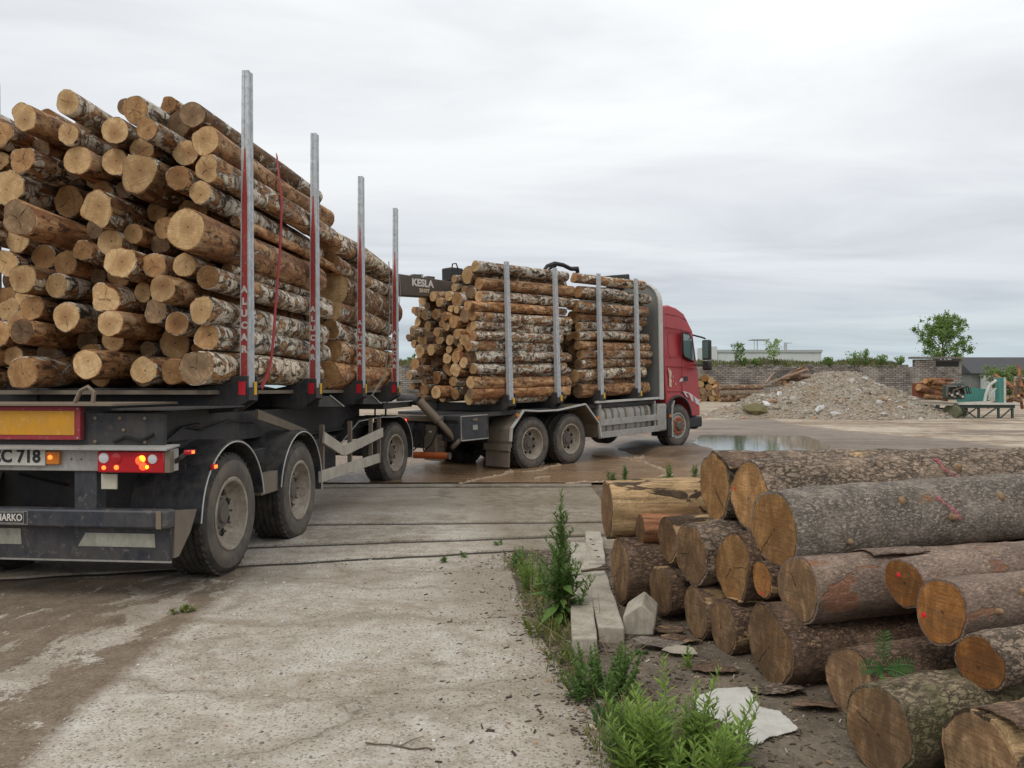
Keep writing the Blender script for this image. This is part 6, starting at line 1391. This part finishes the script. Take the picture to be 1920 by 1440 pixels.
for i, (a, b, c2, d2, q, bk, lab) in enumerate(((1346, 727, 1430, 726, 6, 'brown', 'upper long brown log lying along the brick wall'), (1348, 738, 1424, 736, 8, 'scaly', 'thick lower brown log lying along the brick wall'), (1378, 746, 1415, 743, 7, 'brown', 'short brown log below the two long ones'), (1340, 724, 1352, 746, 6, 'smooth', 'pale bent log leaning on the coloured stack'), (1362, 745, 1372, 742, 8, 'smooth', 'pale thick log with light sawn end before the wall'), (1350, 752, 1395, 752, 6, 'brown', 'dark log lowest in the row along the wall'))):
    p = pt(a, b, 88); e_ = pt(c2, d2, 88.6); p.z = max(p.z, .2+q/F*88); far_log(p, e_-p, (e_-p).length, q/F*88*.9, SPRUCE[bk], CUT['warm'], lab, 'logs along the brick wall', 330+i)
for i in range(26):                      # tangle of thin poles behind the heap
    px = 1432+58*r_.random(); py = 728-26*((px-1432)/58)*r_.random()-2-8*r_.random(); Y = 60+2*r_.random(); p = pt(px, py, Y)
    ang = r_.gauss(.35, .4); L = 1.0+1.2*r_.random(); far_log(p, (math.cos(ang), .5*r_.gauss(0, 1), math.sin(ang)*.6), L, .07+.07*r_.random(), [SPRUCE['smooth'], SPRUCE['grey'], SPRUCE['brown'], SPRUCE['smooth']][i % 4], CUT['warm'], 'crooked pole in the tangled wood pile behind the gravel heap', 'poles of the tangled wood pile', 360+i)
for i in range(16):                      # bedding the tangle
    px = 1436+66*i/16; p = pt(px, 738, 61); p.z = .4+.075*i; far_log(p, (1, .3*r_.gauss(0, 1), .05), 1.7, .16, SPRUCE['smooth' if i % 2 else 'brown'], CUT['warm'], 'crooked pole in the tangled wood pile behind the gravel heap', 'poles of the tangled wood pile', 390+i)
# saw bench
SY = 39.0
def q3(px, py, dy=0): return pt(px, py, SY+dy)
sb_ = empty('saw_bench', Matrix.Translation((pt(1850, 700, SY).x, SY, .2))); tag(sb_, 'derelict dark green saw bench with teal guard post', 'saw bench'); o0 = Vector((pt(1850, 700, SY).x, SY, .2))
def s3(px, py, dy=0): return q3(px, py, dy)-o0
c = MB(); c.beam(s3(1788, 757), s3(1902, 757), .9, .10); c.build('table', MAT['pale'], sb_, bevel=.01)
c = MB(); c.beam(s3(1788, 762, -.3), s3(1902, 762, -.3), .1, .16); c.beam(s3(1788, 787, -.3), s3(1902, 787, -.3), .1, .08); c.beam(s3(1788, 762, .4), s3(1902, 762, .4), .1, .16); c.build('rail', MAT['dkgreen'], sb_)
for px in (1792, 1835, 1872, 1898): MB().beam(s3(px, 760, -.3), s3(px, 792, -.3), .09, .09, (1, 0, 0)).build('leg', MAT['dkgreen'], sb_)
for a, b in (((1800, 787), (1835, 762)), ((1836, 787), (1872, 762)), ((1800, 762), (1835, 787)), ((1872, 787), (1898, 764))): MB().beam(s3(*a, -.36), s3(*b, -.36), .04, .06).build('brace', MAT['dkgreen'], sb_)
MB().beam(s3(1876, 757, .1), s3(1876, 708, .1), .34, .34, (1, 0, 0)).build('guard_post', MAT['teal'], sb_, bevel=.015); MB().beam(s3(1884, 755, -.1), s3(1884, 708, -.1), .05, .10, (1, 0, 0)).build('post_edge', MAT['pale'], sb_)
c = MB(); c.prism([s3(1790, 722, .8), s3(1850, 730, .8), s3(1856, 752, .8), s3(1796, 754, .8)], (0, .06, 0)); c.build('guard_sheet', MAT['teal'], sb_)
MB().tube([s3(1846, 754, -.2), s3(1849, 738, -.2), s3(1856, 722, -.2), s3(1868, 713, -.2)], .07, 8).build('dust_pipe', MAT['pale'], sb_)
MB().tube([s3(1853, 750, -.1), s3(1860, 735, -.1), s3(1868, 728, -.1)], .03, 6).build('lever', MAT['pale'], sb_)
en = empty('saw_engine', Matrix.Translation(o0)); tag(en, 'dark cluttered motor with hoses beside the saw bench', 'motor')
c = MB(); c.box(s3(1788, 735, -.2), (.8, .6, .7)); c.box(s3(1796, 725, -.2), (.45, .45, .35)); c.build('motor_block', MAT['dkgreen'], en, bevel=.06)
for k in range(7):
    a = s3(1775+4*k, 742, -.5); MB().tube([a, a+Vector((.1*math.sin(k*2), -.05, .35+.1*math.cos(k))), a+Vector((.4+.1*k % 3*.1, -.1, .45)), a+Vector((.6, 0, .1))], .035, 6).build('hose', MAT['hose'] if k % 3 else MAT['steel'], en)
for k in range(6): MB().box(s3(1780+5*k, 738+3*(k % 3), -.58), (.10, .05, .09), Matrix.Rotation(k, 3, 'Y')).build('fitting', MAT['pale'] if k % 2 else MAT['steel'], en)
c = MB(); c.tube([s3(1783, 772, -.4), s3(1800, 768, .5)], .36, 16); c.build('drum', m_paint('greenish_drum', (.16, .17, .10), .8, (.07, .06, .05), .7, 3), en)
pf = empty('timber_platform', Matrix.Translation(o0)); tag(pf, 'low grey roller platform beside the saw bench', 'platform')
for k in range(3): MB().beam(s3(1690, 752+1.6*k, 1.2-.8*k), s3(1785, 756+1.4*k, 1.2-.8*k), .25, .09).build('plank', M_TIMB, pf)
for px in (1712, 1735, 1758): MB().beam(s3(px, 757, .2), s3(px, 790, .2), .14, .14, (1, 0, 0)).build('leg', MAT['dkgreen'], pf)
MB().beam(s3(1705, 770, .6), s3(1780, 775, .6), .1, .5).build('side_board', MAT['frame'], pf)
ba = MB().tube([q3(1721, 746, 2), q3(1720, 718, 2)], .26, 14).build('rusty_drum', MAT['rustred'], None); tag(ba, 'rusty red drum standing at the end of the sawn wood stack', 'drum')
for i, (a, b, c2, d2, q) in enumerate(((1722, 726, 1772, 740, 7), (1735, 714, 1770, 728, 6), (1725, 734, 1768, 746, 6), (1742, 712, 1785, 712, 4), (1730, 742, 1775, 748, 6), (1728, 719, 1765, 735, 6), (1750, 716, 1782, 722, 5), (1745, 722, 1785, 735, 5))):
    p = q3(a, b, 1.6+.2*(i % 3)); e_ = q3(c2, d2, 2.4+.2*(i % 2)); far_log(p, e_-p, (e_-p).length, q/F*SY*1.0, [SPRUCE['red'], BIRCH['peel'], SPRUCE['bare']][i % 3], CUT['warm'], 'orange brown log in the heap beside the rusty drum', 'logs beside the rusty drum', 430+i)
for i in range(14):
    px = 1893+34*r_.random(); py = 722+32*r_.random(); p = q3(px, py, 2+r_.random()); far_log(p, (r_.gauss(0, .5), .4, r_.gauss(.4, .4)), 1.2, .09, [SPRUCE['red'], SPRUCE['brown']][i % 2], CUT['warm'], 'reddish offcut in the wood heap beyond the teal post', 'offcuts beyond the teal post', 460+i)
